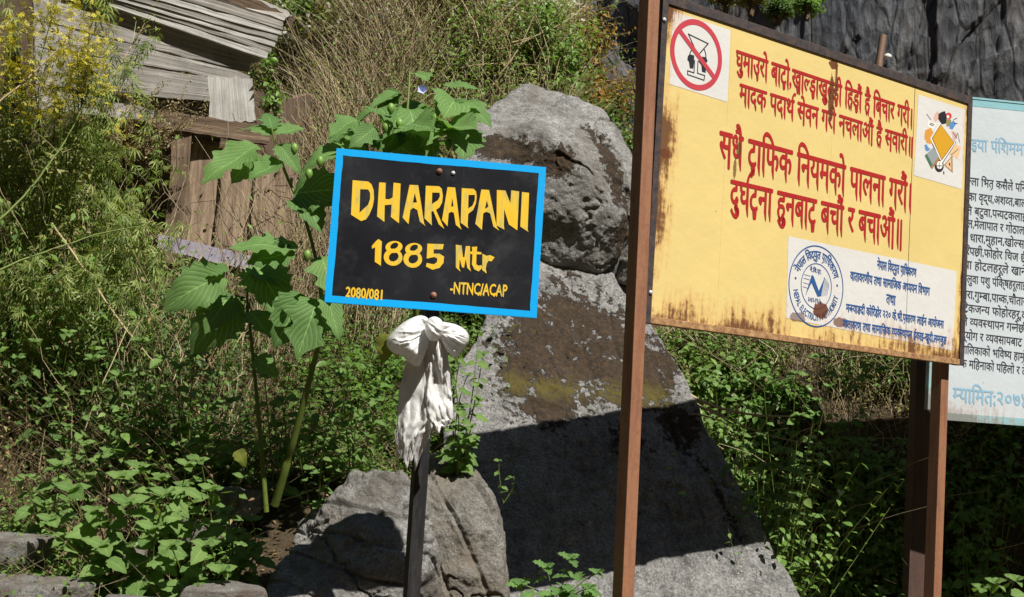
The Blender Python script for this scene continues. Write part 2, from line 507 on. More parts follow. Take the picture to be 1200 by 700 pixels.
class Board:
    """an upright rectangle: local x along the board, local y up, local z out of its face"""
    def __init__(s, c, yaw, w, h, parent, tilt=0.0):
        s.c = np.array(c, float); s.w, s.h = w, h; s.parent = parent; s.cur = None     # cur: the part that further pieces belong to
        r = np.array([math.cos(yaw), math.sin(yaw), 0]); u = np.array([0, 0, 1.])
        s.x = r * math.cos(tilt) + u * math.sin(tilt); s.y = -r * math.sin(tilt) + u * math.cos(tilt)
        s.z = np.cross(s.x, s.y)
        s.M = Matrix([[float(s.x[i]), float(s.y[i]), float(s.z[i]), float(s.c[i])] for i in range(3)] + [[0, 0, 0, 1]])
    def uv(s, px, py):
        r = ray(px, py); t = ((s.c - EYE) @ s.z) / (r @ s.z); p = EYE + r * t - s.c
        return np.array([p @ s.x, p @ s.y])
    def put(s, name, me, mat=None, smooth=False, parent=None):
        if mat is not None and not me.materials: me.materials.append(mat)
        if smooth: me.polygons.foreach_set('use_smooth', [True] * len(me.polygons))
        parent = parent or s.cur
        o = bpy.data.objects.new(name, me); COL.objects.link(o)
        o.parent = parent or s.parent
        if parent is None:
            o.matrix_basis = Matrix.Translation(-Vector(s.parent.location)) @ s.M
        return o
    def box(s, name, x0, x1, y0, y1, z0, z1, mat, bevel=.002, parent=None):
        bm = bmesh.new(); box_bm(bm, ((x0 + x1) / 2, (y0 + y1) / 2, (z0 + z1) / 2), x1 - x0, y1 - y0, z1 - z0, 0, bevel)
        return s.put(name, bm_mesh(name, bm), mat, parent=parent)
    def flat(s, name, V, T, z, mat, parent=None):
        V3 = np.concatenate([V, np.full((len(V), 1), z)], 1)
        a = V[T[:, 0]]; b = V[T[:, 1]]; c = V[T[:, 2]]
        cr = (b[:, 0] - a[:, 0]) * (c[:, 1] - a[:, 1]) - (b[:, 1] - a[:, 1]) * (c[:, 0] - a[:, 0])
        T = np.where((cr < 0)[:, None], T[:, ::-1], T); T = T[np.abs(cr) > 1e-12]
        return s.put(name, mesh_np(name, V3, T), mat, parent=parent)
    def text(s, name, string, p0, p1, hpx, z, mat, bold=.0, tail=0.0, angle=None, kx=None, parent=None, part=True):
        """headline starts at picture point p0 and ends at p1; hpx letter height in pixels at p0"""
        V, T, wd = shape_text(string, 0, tail)
        a = s.uv(*p0); b = s.uv(*p1); a2 = s.uv(p0[0], p0[1] + hpx); H = a[1] - a2[1]
        head = .615
        d = b - a; L = np.hypot(*d)
        sx = L / wd if kx is None else kx; sy = H / head
        dx = d / L; dy = np.array([0, 1.])
        Q = a + (V[:, :1] * sx) * dx + ((V[:, 1:] - head) * sy) * dy
        return s.heavy(name, Q, T, z, mat, bold * sx, bold * sy, parent)
    def heavy(s, name, Q, T, z, mat, bx, by, parent=None):
        # brush weight: the letter laid down five times, a hair apart
        sh = [(0, 0), (-bx, 0), (bx, 0), (0, by * .8), (0, -by * .8)] if bx > 0 else [(0, 0)]
        V3 = np.concatenate([np.concatenate([Q + np.array(d), np.full((len(Q), 1), i * .00009)], 1) for i, d in enumerate(sh)])
        T3 = np.concatenate([T + i * len(Q) for i in range(len(sh))])
        a = V3[T3[:, 0]]; b = V3[T3[:, 1]]; c = V3[T3[:, 2]]
        cr = (b[:, 0] - a[:, 0]) * (c[:, 1] - a[:, 1]) - (b[:, 1] - a[:, 1]) * (c[:, 0] - a[:, 0])
        T3 = np.where((cr < 0)[:, None], T3[:, ::-1], T3); T3 = T3[np.abs(cr) > 1e-12]
        V3[:, 2] += z
        return s.put(name, mesh_np(name, V3, T3), mat, parent=parent)

def poly_tris(outer, holes=()):
    from mathutils.geometry import tessellate_polygon
    rings = [[Vector((float(p[0]), float(p[1]), 0)) for p in outer]] + [[Vector((float(p[0]), float(p[1]), 0)) for p in h] for h in holes]
    V = np.array([(p.x, p.y) for r in rings for p in r]); T = np.array(tessellate_polygon(rings), int)
    return V, T
def ring(c, r, w, n=64, squash=1.0, a0=0, a1=2 * math.pi):
    t = np.linspace(a0, a1, n + 1)
    o = np.stack([np.cos(t) * (r + w / 2) * squash + c[0], np.sin(t) * (r + w / 2) + c[1]], 1); i_ = np.stack([np.cos(t) * (r - w / 2) * squash + c[0], np.sin(t) * (r - w / 2) + c[1]], 1)
    V = np.concatenate([o, i_]); k = np.arange(n); m = n + 1
    T = np.concatenate([np.stack([k, k + 1, k + m + 1], 1), np.stack([k, k + m + 1, k + m], 1)])
    return V, T
def stroke(pts, w, closed=False):
    pts = np.array(pts, float)
    if closed: pts = np.concatenate([pts, pts[:1]])
    Vs = []; Ts = []
    for i in range(len(pts) - 1):
        d = unit(pts[i + 1] - pts[i]); nn = np.array([-d[1], d[0]]) * w / 2; e = d * w * .35
        Vs += [pts[i] - e + nn, pts[i] - e - nn, pts[i + 1] + e - nn, pts[i + 1] + e + nn]
        Ts += [(4 * i, 4 * i + 1, 4 * i + 2), (4 * i, 4 * i + 2, 4 * i + 3)]
    return np.array(Vs), np.array(Ts)
def merge(*parts):
    Vs = []; Ts = []; n = 0
    for V, T in parts: Vs.append(V); Ts.append(np.asarray(T) + n); n += len(V)
    return np.concatenate(Vs), np.concatenate(Ts)

# rounded convex rock from a few corner points, with real relief
def blocks(q, s, seed, warp=.35):
    w = q * s + warp * np.stack([fbm(q * s * .8, 3, seed + 1), fbm(q * s * .8 + 9, 3, seed + 2), np.zeros(len(q))], 1)
    i = np.floor(w).astype(np.int64); i[:, 0] += (i[:, 1] * 7) % 3
    return _h(i[:, 0], i[:, 1], i[:, 2], seed)
def rock(name, corners, mat, label=None, cat='boulder', sub=7, amp=.035, soft=28.0, seed=1, patch=None, green=None, freq=2.2, strata=None, group=None):
    pts = np.array(corners, float)
    bm = bmesh.new()
    for p in pts: bm.verts.new(p)
    bmesh.ops.convex_hull(bm, input=bm.verts[:])
    bm.normal_update()
    c = pts.mean(0); pl = []
    for f in bm.faces:
        nn = np.array(f.normal); d = float(nn @ (np.array(f.calc_center_median()) - c))
        if d < 0: nn = -nn; d = -d
        if f.calc_area() > 1e-5: pl.append((*nn, max(d, .02)))
    bm.free(); pl = np.array(pl)
    bm = bmesh.new(); bmesh.ops.create_icosphere(bm, subdivisions=sub, radius=1.0)
    D = np.array([v.co[:] for v in bm.verts]); T = np.array([[v.index for v in f.verts] for f in bm.faces]); bm.free()
    D = unit(D)
    # stretch directions by the rock's own extent so the points spread evenly
    ext = np.ptp(pts, axis=0) / 2
    D = unit(D * ext)
    q = np.maximum(D @ pl[:, :3].T / pl[:, 3][None], 1e-6)      # 1/r per plane
    qm = q.max(1)
    r = 1 / (qm * (np.mean(np.exp(soft * (q / qm[:, None] - 1)), axis=1) * 1.0) ** (1 / soft) * 1.0 + 0)
    r = r / (1 + 0)
    r = 1 / ((q ** soft).sum(1) ** (1 / soft))
    P = c + D * r[:, None]
    sp = P * freq
    d = fbm(sp, 7, seed, .52) * amp
    rid = np.abs(fbm(P * freq * 1.7 + 3.3, 4, seed + 20)) 
    d -= np.clip(.12 - rid, 0, 1) * amp * 2.2 * (vnoise(P * 1.3, seed + 40) > 0)
    if strata is not None:
        s_ = P @ unit(np.array(strata)); st = np.abs(((s_ * 7 + .25 * fbm(P * 2, 3, seed + 9)) % 1) - .5)
        d -= np.clip(.1 - st, 0, 1) * amp * 2.5
    P = P + D * d[:, None]
    pa = patch(P) if patch else np.zeros(len(P))
    gr = green(P) if green else np.zeros(len(P))
    me = mesh_np(name, P, T, gr, pa)
    o = link(name, me, mat, smooth=True)
    if label: tag(o, label, cat, group)
    return o
def plank(name, corners, thick, mat, parent, nx=24, ny=5, jag=.004, warp=.004, seed=0, along=0):
    """board between four picture corners (TL, TR, BR, BL) given as world points; real thickness going back"""
    c = [np.array(p, float) for p in corners]
    nrm = unit(np.cross(c[1] - c[0], c[3] - c[0])); 
    if nrm @ (c[0] - EYE) > 0: nrm = -nrm
    r = np.random.default_rng(seed + 101)
    u = np.linspace(0, 1, nx); v = np.linspace(0, 1, ny)
    U, Vv = np.meshgrid(u, v)
    P = ((1 - U) * (1 - Vv))[..., None] * c[0] + (U * (1 - Vv))[..., None] * c[1] + (U * Vv)[..., None] * c[2] + ((1 - U) * Vv)[..., None] * c[3]
    off = fbm(P.reshape(-1, 3) * 9 + seed, 4, seed).reshape(U.shape)
    P = P + nrm * (off * warp)[..., None]
    ed = unit(c[3] - c[0]); ex = unit(c[1] - c[0])
    P[0] += ed * r.normal(0, jag, (nx, 1)); P[-1] += ed * r.normal(0, jag, (nx, 1))
    P[:, 0] += ex * r.normal(0, jag * 1.6, (ny, 1)); P[:, -1] += ex * r.normal(0, jag * 1.6, (ny, 1))
    B = P - nrm * thick
    n = nx * ny; V = np.concatenate([P.reshape(-1, 3), B.reshape(-1, 3)])
    idx = np.arange(n).reshape(ny, nx); Q = []
    for i in range(ny - 1):
        for j in range(nx - 1):
            a = (idx[i, j], idx[i, j + 1], idx[i + 1, j + 1], idx[i + 1, j]); Q.append(a[::-1]); Q.append(tuple(x + n for x in a))
    for j in range(nx - 1):
        Q.append((idx[0, j], idx[0, j + 1], idx[0, j + 1] + n, idx[0, j] + n)); Q.append((idx[-1, j + 1], idx[-1, j], idx[-1, j] + n, idx[-1, j + 1] + n))
    for i in range(ny - 1):
        Q.append((idx[i + 1, 0], idx[i, 0], idx[i, 0] + n, idx[i + 1, 0] + n)); Q.append((idx[i, -1], idx[i + 1, -1], idx[i + 1, -1] + n, idx[i, -1] + n))
    me = mesh(name, V, Q)
    uvl = me.uv_layers.new(name='UVMap')
    Lx = np.linalg.norm(c[1] - c[0]); Ly = np.linalg.norm(c[3] - c[0])
    W = np.stack([np.tile((U * Lx).ravel(), 2), np.tile((Vv * Ly).ravel(), 2) + np.repeat([0, thick], n)], 1)
    if along: W = W[:, ::-1]
    vi = np.empty(len(me.loops), np.int32); me.loops.foreach_get('vertex_index', vi)
    uvl.data.foreach_set('uv', W[vi].astype(np.float32).ravel())
    return link(name, me, mat, parent)
# ------------------------------------------------------------ ground
LY = [-300, 3, 4.3, 5, 6, 7, 8, 9, 12, 16, 25, 60, 300]
LZ = [0, 0, .62, .92, 1.35, 2.0, 3.3, 4.6, 8.2, 12.5, 20, 40, 60]
RY = [-300, 3, 4.3, 5, 6, 7.3, 7.95, 8.2, 8.7, 9.3, 12, 25, 60, 300]
RZ = [0, 0, .4, .45, .3, .1, .25, 1.85, 2.3, 2.6, 2.9, 1, -3, -6]
SY = [-300, 3, 4.3, 5, 6, 7, 8.6, 10.5, 14, 25, 60, 300]
SZ = [0, 0, .62, .92, 1.4, 2.0, 2.4, 5.6, 11, 20, 40, 60]
def ground(x, y, fine=True):
    x = np.asarray(x, float); y = np.asarray(y, float)
    L = np.interp(y, LY, LZ); Rr = np.interp(y, RY, RZ); S = np.interp(y, SY, SZ)
    hut = sstep(-.9, -1.35, x) * sstep(-5.5, -4.5, x)
    L = L * (1 - hut) + S * hut
    edge = np.where(y < 8, .12 * y - .52, .053 * np.maximum(y, 8) + .016 - .42 * sstep(8, 10.5, y)); wd = np.clip(.6 - .1 * (y - 6), .3, .6) + .022 * np.maximum(y - 8, 0)
    k = sstep(edge - wd, edge + wd, x)
    z = L * (1 - k) + Rr * k
    if fine:
        p = np.stack([x.ravel(), y.ravel(), np.zeros(x.size)], 1)
        act = sstep(3.2, 4.6, y.ravel())
        z = z + ((fbm(p * 1.3, 5, 3) * .09 + fbm(p * 7, 3, 5) * .02) * act).reshape(x.shape)
        far = sstep(12, 40, y)
        z = z + far * (fbm(p * .12, 4, 8) * 2.5).reshape(x.shape)
    return z
def axis(fa, fb, st, a, b):
    core = np.arange(fa, fb, st)
    lo = fa - np.cumsum(st * 1.22 ** np.arange(1, 60)); lo = lo[lo > a][::-1]
    hi = fb - st + np.cumsum(st * 1.22 ** np.arange(1, 60)); hi = hi[hi < b]
    return np.concatenate([[a], lo, core, hi, [b]])
gx = axis(-4, 4.5, .05, -400, 400); gy = axis(3.6, 11, .05, -300, 300)
GX, GY = np.meshgrid(gx, gy)
GP = np.stack([GX, GY, ground(GX, GY)], -1)
r_, c_ = GX.shape
ix = np.arange(r_ * c_).reshape(r_, c_)
A_, B_, C_, D_ = ix[:-1, :-1].ravel(), ix[:-1, 1:].ravel(), ix[1:, 1:].ravel(), ix[1:, :-1].ravel()
GT = np.concatenate([np.stack([A_, B_, C_], 1), np.stack([A_, C_, D_], 1)])
m = Mt('bank_soil')
n1 = m.noise(3, 7, .65); n2 = m.noise(45, 6, .75); n3 = m.noise(160, 4, .7)
col = m.ramp(n1, [(.3, (.05, .036, .022)), (.5, (.095, .07, .045)), (.7, (.15, .12, .08))])
col = m.mix(m.ramp(n2, [(.4, 0), (.7, .7)]), col, (.21, .16, .09))
col = m.mix(m.ramp(n3, [(.35, .6), (.55, 0)]), col, (.02, .015, .01))
m.set('Base Color', col); m.set('Roughness', .95); m.set('Specular IOR Level', .1)
m.bump(m.math('ADD', n2, m.math('MULTIPLY', n3, .5)), 1.0, .03)
SOIL = m.m
go = link('ground', mesh_np('ground', GP.reshape(-1, 3), GT), SOIL, smooth=True); go['kind'] = 'structure'
def on_ground(n, x0, x1, y0, y1):
    x = rng.uniform(x0, x1, n); y = rng.uniform(y0, y1, n)
    return np.stack([x, y, ground(x, y)], 1)
def gdepth(px, py, d0=3.8, d1=40, st=.02):
    """where the sight line through a picture point first meets the ground"""
    d = np.arange(d0, d1, st); P = EYE + ray(px, py) * d[:, None]
    hit = np.where(P[:, 2] < ground(P[:, 0], P[:, 1], True))[0]
    return d[hit[0]] if len(hit) else d1

# unseen gorge slopes added behind the viewer, dark so they cut the sky fill
m = Mt('dark_blocking_slope'); n1 = m.noise(.2, 8, .7)
m.set('Base Color', m.ramp(n1, [(.35, (.02, .03, .012)), (.6, (.045, .06, .025)), (.75, (.09, .08, .06))])); m.set('Roughness', .95)
th = np.radians(np.linspace(155, 385, 90)); rr_ = np.linspace(0, 1, 24)
TH, RR = np.meshgrid(th, rr_)
base_r = 70 + 75 * RR
SX, SY_, SZ_ = np.cos(TH) * base_r, np.sin(TH) * base_r, -9 + 125 * RR ** .9
pq = np.stack([SX, SY_, SZ_], -1).reshape(-1, 3)
dz_ = (fbm(pq * .03, 5, 91) * 14).reshape(TH.shape) * (.3 + RR)
SX += np.cos(TH) * dz_; SY_ += np.sin(TH) * dz_
mo = link('sky_block_slope', grid_mesh('sky_block_slope', np.stack([SX, SY_, SZ_], -1)), m.m, smooth=True); mo['kind'] = 'structure'

# ------------------------------------------------------------ far cliff
def cliff_mat(far_):
  m = Mt('streaked_cliff_rock' if far_ else 'broken_cliff_rock')
  cs = m.co('Object', (1, 1, .12 if far_ else .25))
  n1 = m.noise(.35, 9, .68, co=cs, dist=.6); n2 = m.noise(2.2, 8, .75, co=cs); n3 = m.noise(.09, 4, .6)
  col = m.ramp(n1, [(.3, (.045, .054, .07)), (.46, (.115, .127, .15)), (.58, (.19, .195, .20)), (.74, (.40, .37, .31))])
  col = m.mix(m.ramp(n2, [(.42, .5), (.6, 0)]), col, (.02, .022, .026))
  col = m.mix(m.ramp(n3, [(.45, 0), (.62, .5)]), col, (.13, .10, .075))
  m.set('Base Color', col); m.set('Roughness', .9)
  vc = m.ramp(m.vor(.55, co=m.co('Object', (1, 1, .35)), feature='DISTANCE_TO_EDGE'), [(0, 0), (.07, 1)])
  v2 = m.vor(1.6, co=m.co('Object', (1, 1, .4)))
  col = m.mix(m.math('MULTIPLY', m.math('SUBTRACT', 1.0, vc), .55), col, (.02, .022, .026)); m.set('Base Color', col)
  m.bump(m.math('ADD', m.math('ADD', n1, m.math('MULTIPLY', n2, .7)), m.math('ADD', m.math('MULTIPLY', vc, .3), m.math('MULTIPLY', v2, .8))), 1.0, .9)
  return m.m
def cliff_sheet(name, a, b, z0, z1, seed, lean=.1, amp=5.0, nu=240, nv=160, far_=True):
    a = np.array(a, float); b = np.array(b, float)
    u = np.linspace(0, 1, nu); v = np.linspace(0, 1, nv)
    U, Vv = np.meshgrid(u, v)
    d = b - a; Ln = np.hypot(*d); nn = np.array([d[1], -d[0]]) / Ln
    if nn @ (-(a + b) / 2) < 0: nn = -nn
    q = np.stack([U * Ln, Vv * (z1 - z0), np.zeros_like(U)], -1).reshape(-1, 3)
    h = fbm(q * [.05, .02, 1], 7, seed, .55) * amp + fbm(q * [.22, .05, 1], 5, seed + 9) * amp * .33
    if not far_:
        h = fbm(q * [.05, .04, 1], 4, seed, .5) * amp + .7 * blocks(q, np.array([.2, .05, 0]), seed) + .25 * blocks(q, np.array([.5, .13, 0]), seed + 3) + .08 * blocks(q, np.array([1.3, .35, 0]), seed + 6) + .12 * fbm(q * [1.1, .5, 1], 3, seed + 5)
    h = h.reshape(U.shape) + np.floor(Vv * 9 + .6 * vnoise(q * .05, seed + 2).reshape(U.shape)) * -lean * 6
    XY = a + U[..., None] * d + nn * h[..., None]
    P = np.concatenate([XY, (z0 + Vv * (z1 - z0))[..., None]], -1)
    ix = np.arange(nu * nv).reshape(nv, nu)
    A_, B_, C_, D_ = ix[:-1, :-1].ravel(), ix[:-1, 1:].ravel(), ix[1:, 1:].ravel(), ix[1:, :-1].ravel()
    T = np.concatenate([np.stack([A_, B_, C_], 1), np.stack([A_, C_, D_], 1)])
    o = link(name, mesh_np(name, P.reshape(-1, 3), T), cliff_mat(far_)); o['kind'] = 'structure'
    return P
CL = cliff_sheet('cliff', (11, 102), (95, 62), -8, 60, 11, .02, 1.6, 620, 360, False)
cliff_sheet('far_cliff', (-70, 225), (45, 150), -8, 140, 31, .1, 9.0, 160, 120)

# ------------------------------------------------------------ boulders
def slabz(px, py, off=0.0):
    r = ray(px, py); t = (.92 - 1.27 * 5.43 - 1.6 + off) / (r[2] + .446 * r[0] - 1.27 * r[1]); return EYE + r * t
ROCK_SLAB = rock_mat('slab_rock', (.095, .095, .094), (.31, .305, .295), .7, None, 1.0, moss=True)
ROCK_GREY = rock_mat('grey_rock', (.125, .125, .122), (.38, .375, .36), 1.0, (.15, .135, .115), 1.2, moss=True)
ROCK_TAN = rock_mat('tan_rock', (.10, .098, .09), (.30, .288, .265), .6, (.19, .16, .12), 1.4)
ROCK_SMALL = rock_mat('small_rock', (.16, .155, .145), (.38, .37, .35), .4, (.2, .16, .12), 3.0)
fp = [slabz(525, 430), slabz(590, 310), slabz(650, 262), slabz(735, 322), slabz(772, 392), slabz(797, 455), slabz(874, 628),
      slabz(960, 720), slabz(985, 800), slabz(540, 800), slabz(515, 560)]
bk = [p + np.array([.25, 1.3, -1.2]) for p in fp]
def slab_patch(P):
    # brown moss lies over the upper middle of the face and down its right crest
    a = slabz(675, 405); b = slabz(800, 500); c = slabz(900, 680); e = slabz(735, 520)
    g = lambda q, r: np.clip(1 - np.linalg.norm((P - q) / r, axis=1), -1, 1)
    return .66 * np.clip(np.maximum.reduce([g(a, .68) * 1.7, g(slabz(640, 450), .45) * 1.5, g(slabz(740, 430), .5) * 1.5, g(b, .3) * 1.2, g(e, .25) * 1.0, seg(P, b, c, .1) * .9]), 0, 1)
def seg(P, a, b, r):
    t = np.clip(((P - a) @ (b - a)) / ((b - a) @ (b - a)), 0, 1)
    return np.clip(1 - np.linalg.norm(P - a - t[:, None] * (b - a), axis=1) / r, -1, 1)
def slab_green(P):
    return .75 * np.clip(1 - np.abs((P @ np.array([.0, 0, 1])) - 1.78) / .14, 0, 1)
rock('boulder', fp + bk, ROCK_SLAB, 'huge sloping grey boulder slab with brown moss, behind the rusty sign post', 'boulder', sub=8, amp=.050, soft=46, seed=4, strata=(.75, -.2, .35), patch=slab_patch, green=slab_green, freq=1.5)
ub = [at(552, 140, 7.0), at(572, 112, 7.2), at(618, 96, 7.4), at(664, 102, 7.3), at(700, 128, 7.2), at(733, 170, 7.1), at(746, 215, 7.0),
      at(738, 300, 6.85), at(712, 328, 6.8), at(650, 292, 6.72), at(560, 310, 6.8), at(540, 200, 6.75), at(640, 150, 6.7), at(690, 210, 6.65), at(600, 200, 6.6)]
ub2 = [p + np.array([.05, .8, -.15]) for p in ub[:9]]
def up_patch(P):
    return .85 * np.clip(np.maximum.reduce([seg(P, at(575, 172, 6.75), at(655, 192, 6.72), .16) * 1.3, seg(P, at(700, 150, 6.9), at(735, 300, 6.8), .16) * .9]), 0, 1)
rock('boulder', ub + ub2, ROCK_GREY, 'rounded pale grey boulder with rusty brown hollow, topmost above the black sign', 'boulder', sub=8, amp=.075, soft=36, seed=9, patch=up_patch, freq=2.0)
lb = [at(492, 520, 5.35), at(535, 522, 5.3), at(560, 545, 5.2), at(582, 600, 5.0), at(592, 650, 4.9), at(596, 760, 4.8), at(470, 760, 4.75), at(478, 590, 4.95), at(500, 545, 5.1)]
rock('boulder', lb + [p + np.array([.02, .6, -.35]) for p in lb], ROCK_TAN, 'brownish cracked boulder just right of the black sign post at the bottom', 'boulder', sub=8, amp=.06, soft=20, seed=14, freq=3.2, strata=(.9, .1, .5))
db = [at(362, 582, 4.95), at(420, 545, 5.0), at(482, 540, 4.95), at(508, 610, 4.78), at(505, 760, 4.5), at(300, 760, 4.5), at(300, 668, 4.72), at(330, 615, 4.85)]
rock('boulder', db + [p + np.array([-.02, .7, -.3]) for p in db], ROCK_GREY, 'low grey rock ledge left of the black sign post, half in shade', 'boulder', sub=8, amp=.075, soft=20, seed=23, freq=2.6, strata=(.3, .5, .8))
for k, (x, y, d, sx, sy, sz, lb_) in enumerate([
        (12, 645, 4.75, .16, .18, .07, 'flat pale grey stone at the left edge near the bottom corner'),
        (46, 698, 4.5, .22, .16, .06, 'broad grey stone along the bottom left of the photo'),
        (160, 655, 4.9, .07, .08, .04, 'small grey stone half hidden in the nettles at lower left'),
        (240, 625, 5.1, .14, .10, .05, 'pale flat stone among weeds left of the tall plant stems'),
        (262, 700, 4.45, .18, .12, .05, 'grey stone at the bottom beneath the nettle leaves'),
        (165, 716, 4.4, .14, .12, .05, 'rounded grey stone on the bottom edge under the nettles'),
        (275, 588, 5.3, .12, .10, .06, 'small stone beside the foot of the tall green stems'),
        (110, 468, 6.2, .14, .1, .06, 'small pale stone up the bank in the weeds at left'),
        (740, 318, 6.9, .1, .12, .09, 'wedge of stone in the dark gap between the two large boulders')]):
    P0 = at(x, y, d); r2 = np.random.default_rng(k + 60)
    pts = [P0 + np.array([math.cos(a) * sx * r2.uniform(.7, 1.1), math.sin(a) * sy * r2.uniform(.7, 1.1), zz * sz * r2.uniform(.7, 1.1)]) for a in np.linspace(0, 5.5, 7) for zz in (-1, 1)]
    rock('stone', pts, ROCK_SMALL, lb_, 'stone', sub=5, amp=.012, soft=14, seed=70 + k, freq=9)
far = [at(655, 45, 14), at(668, 22, 14.2), at(684, 60, 14), at(690, 105, 13.8), at(670, 120, 13.6), at(652, 95, 13.8), at(650, 60, 13.9)]
rock('rock_outcrop', far + [p + np.array([.1, 1.2, 0]) for p in far], ROCK_GREY, 'small grey rock outcrop on the hill spur under the orange plants', 'rock', sub=6, amp=.06, soft=14, seed=33, freq=2.5)
# ------------------------------------------------------------ rust and paint for the boards
def board_mat(name, base, rough=.42, edge=None, strength=1.0, blots=(), drip=1.0):
    """painted sheet; rust creeping in from the edges (edge = half width, half height) and blots at given spots"""
    m = Mt(name)
    o = m.co('Object'); sp = m.n('SeparateXYZ'); m.l(o, sp.inputs[0]); X, Y = sp.outputs[0], sp.outputs[1]
    n = m.noise(1.0, 8, .72, co=m.co('Object', (38, 5, 5))); nf = m.noise(26, 7, .75)
    col = m.mix(m.ramp(m.noise(2.4, 6, .6), [(.35, 0), (.7, .3)]), base, tuple(v * .8 for v in base))
    if edge:
        hw, hh = edge
        db = m.math('ADD', Y, hh)                                     # height above the lower edge
        lowm = m.math('MULTIPLY', m.math('SUBTRACT', 1.0, m.math('DIVIDE', db, .22)), 1.0)
        dl = m.math('ADD', X, hw); lm = m.math('SUBTRACT', 1.0, m.math('DIVIDE', dl, .16))
        dr = m.math('SUBTRACT', hw, X); rm = m.math('SUBTRACT', 1.0, m.math('DIVIDE', dr, .06))
        e = m.math('MAXIMUM', m.math('MAXIMUM', lowm, lm), rm); e = m.math('MAXIMUM', e, -0.6)
        lf = m.noise(2.6, 3, .5)
        v = m.math('ADD', m.math('MULTIPLY', e, m.math('MULTIPLY_ADD', lf, 1.1, -.2)), m.math('ADD', m.math('MULTIPLY', n, .62), m.math('MULTIPLY', nf, .42)))
        pale = m.ramp(v, [(.66, 0), (.8, .55)]); deep = m.ramp(v, [(.76, 0), (.86, .95)])
        col = m.mix(m.math('MULTIPLY', pale, strength), col, (.55, .27, .09)); col = m.mix(m.math('MULTIPLY', deep, strength), col, (.13, .055, .025))
        # faint vertical runs under the upper edge
        runs = m.ramp(m.noise(1.0, 5, .6, co=m.co('Object', (55, 1.2, 1))), [(.66, 0), (.8, .35)])
        col = m.mix(m.math('MULTIPLY', runs, drip), col, (.42, .22, .08))
        spk = m.ramp(m.vor(16), [(.03, 1), (.05, 0)]); g = m.ramp(m.noise(3.7, 3), [(.52, 0), (.6, 1)])
        col = m.mix(m.math('MULTIPLY', spk, g), col, (.1, .06, .03))
    for (x, y, rx, ry, st) in blots:
        a = m.math('DIVIDE', m.math('SUBTRACT', X, x), rx); b = m.math('DIVIDE', m.math('SUBTRACT', Y, y), ry)
        d = m.math('ADD', m.math('MULTIPLY', a, a), m.math('MULTIPLY', b, b))
        d = m.math('ADD', d, m.math('MULTIPLY', m.math('SUBTRACT', nf, .5), 2.6))
        d = m.math('ADD', d, m.math('MULTIPLY', m.math('SUBTRACT', n, .5), 2.2))
        col = m.mix(m.math('MULTIPLY', m.ramp(m.math('MULTIPLY', d, .5), [(.46, 1), (.56, 0)]), st), col, (.12, .035, .015))
    # scratches and grime
    sc = m.ramp(m.noise(1.0, 3, .5, co=m.co('Object', (3, 60, 1), (0, 0, .3))), [(.72, 0), (.76, .25)])
    col = m.mix(sc, col, tuple(min(1, v * 1.3 + .05) for v in base))
    m.set('Base Color', col); m.set('Roughness', m.ramp(nf, [(.3, rough), (.8, rough + .25)])); m.set('Specular IOR Level', .3)
    m.bump(m.math('ADD', m.noise(3.5, 4), m.math('MULTIPLY', nf, .12)), .45, .012)
    return m.m
RUSTPOST = rust_mat('rusty_post_paint', (.15, .058, .04), (.29, .135, .07), .85)
DARKPOST = rust_mat('dark_brown_post_paint', (.06, .035, .028), (.10, .05, .035), .5)
BLACKPOST = rust_mat('worn_black_post_paint', (.009, .009, .011), (.055, .05, .05), .2)
BLACKFRAME = rust_mat('black_frame_paint', (.025, .026, .032), (.10, .06, .045), .35)
RUSTFRAME = rust_mat('rusty_frame', (.50, .33, .15), (.24, .11, .05), .62)
BOLT = rust_mat('rusty_bolt', (.32, .15, .09), (.14, .06, .03), .5)
ZINC = paint_mat('pale_bolt', (.55, .57, .6), .35)

def post(name, xy, z0, z1, s, yaw, mat, parent, d=None, lean=(0, 0)):
    bm = bmesh.new(); d = d or s
    vs = box_bm(bm, (0, 0, 0), s, d, z1 - z0, yaw, .003)
    me = bm_mesh(name, bm)
    for v in me.vertices:
        k = (v.co.z + (z1 - z0) / 2); v.co.x += xy[0] + lean[0] * k; v.co.y += xy[1] + lean[1] * k; v.co.z += (z0 + z1) / 2
    return link(name, me, mat, parent)
def bolt(B, u, v, r, z, mat, name='bolt'):
    bm = bmesh.new()
    bmesh.ops.create_cone(bm, cap_ends=True, segments=14, radius1=r * 1.35, radius2=r * 1.3, depth=.003)
    s_ = bmesh.ops.create_uvsphere(bm, u_segments=12, v_segments=8, radius=r)
    bmesh.ops.scale(bm, vec=(1, 1, .7), verts=s_['verts'])
    bmesh.ops.translate(bm, vec=(u, v, z + .0016), verts=bm.verts)
    return B.put(name, bm_mesh(name, bm), mat, smooth=True)

# ------------------------------------------------------------ small black sign
sp = at(497, 520, 4.2)
sg = empty('place_sign', (sp[0] - .02, 4.2, ground(np.array([sp[0]]), np.array([4.2]))[0] - .05), 'small black village sign with blue border and yellow lettering on a black post', 'sign')
SB = Board((-.258, 4.133, 2.196), .128, .687, .5, sg, .003)
BLACK = Mt('black_board_paint')
n = BLACK.noise(3, 6, .6); n2 = BLACK.noise(60, 6, .8)
c0 = BLACK.ramp(n, [(.4, (.006, .007, .010)), (.75, (.022, .024, .030))])
c0 = BLACK.mix(BLACK.ramp(BLACK.noise(7, 7, .75), [(.5, 0), (.75, .35)]), c0, (.10, .10, .10))
c0 = BLACK.mix(BLACK.ramp(n2, [(.66, 0), (.74, .5)]), c0, (.25, .26, .28))
c0 = BLACK.mix(BLACK.ramp(BLACK.noise(1, 4, .6, co=BLACK.co('Object', (120, 7, 1), (0, 0, .2))), [(.7, 0), (.76, .22)]), c0, (.3, .3, .32))
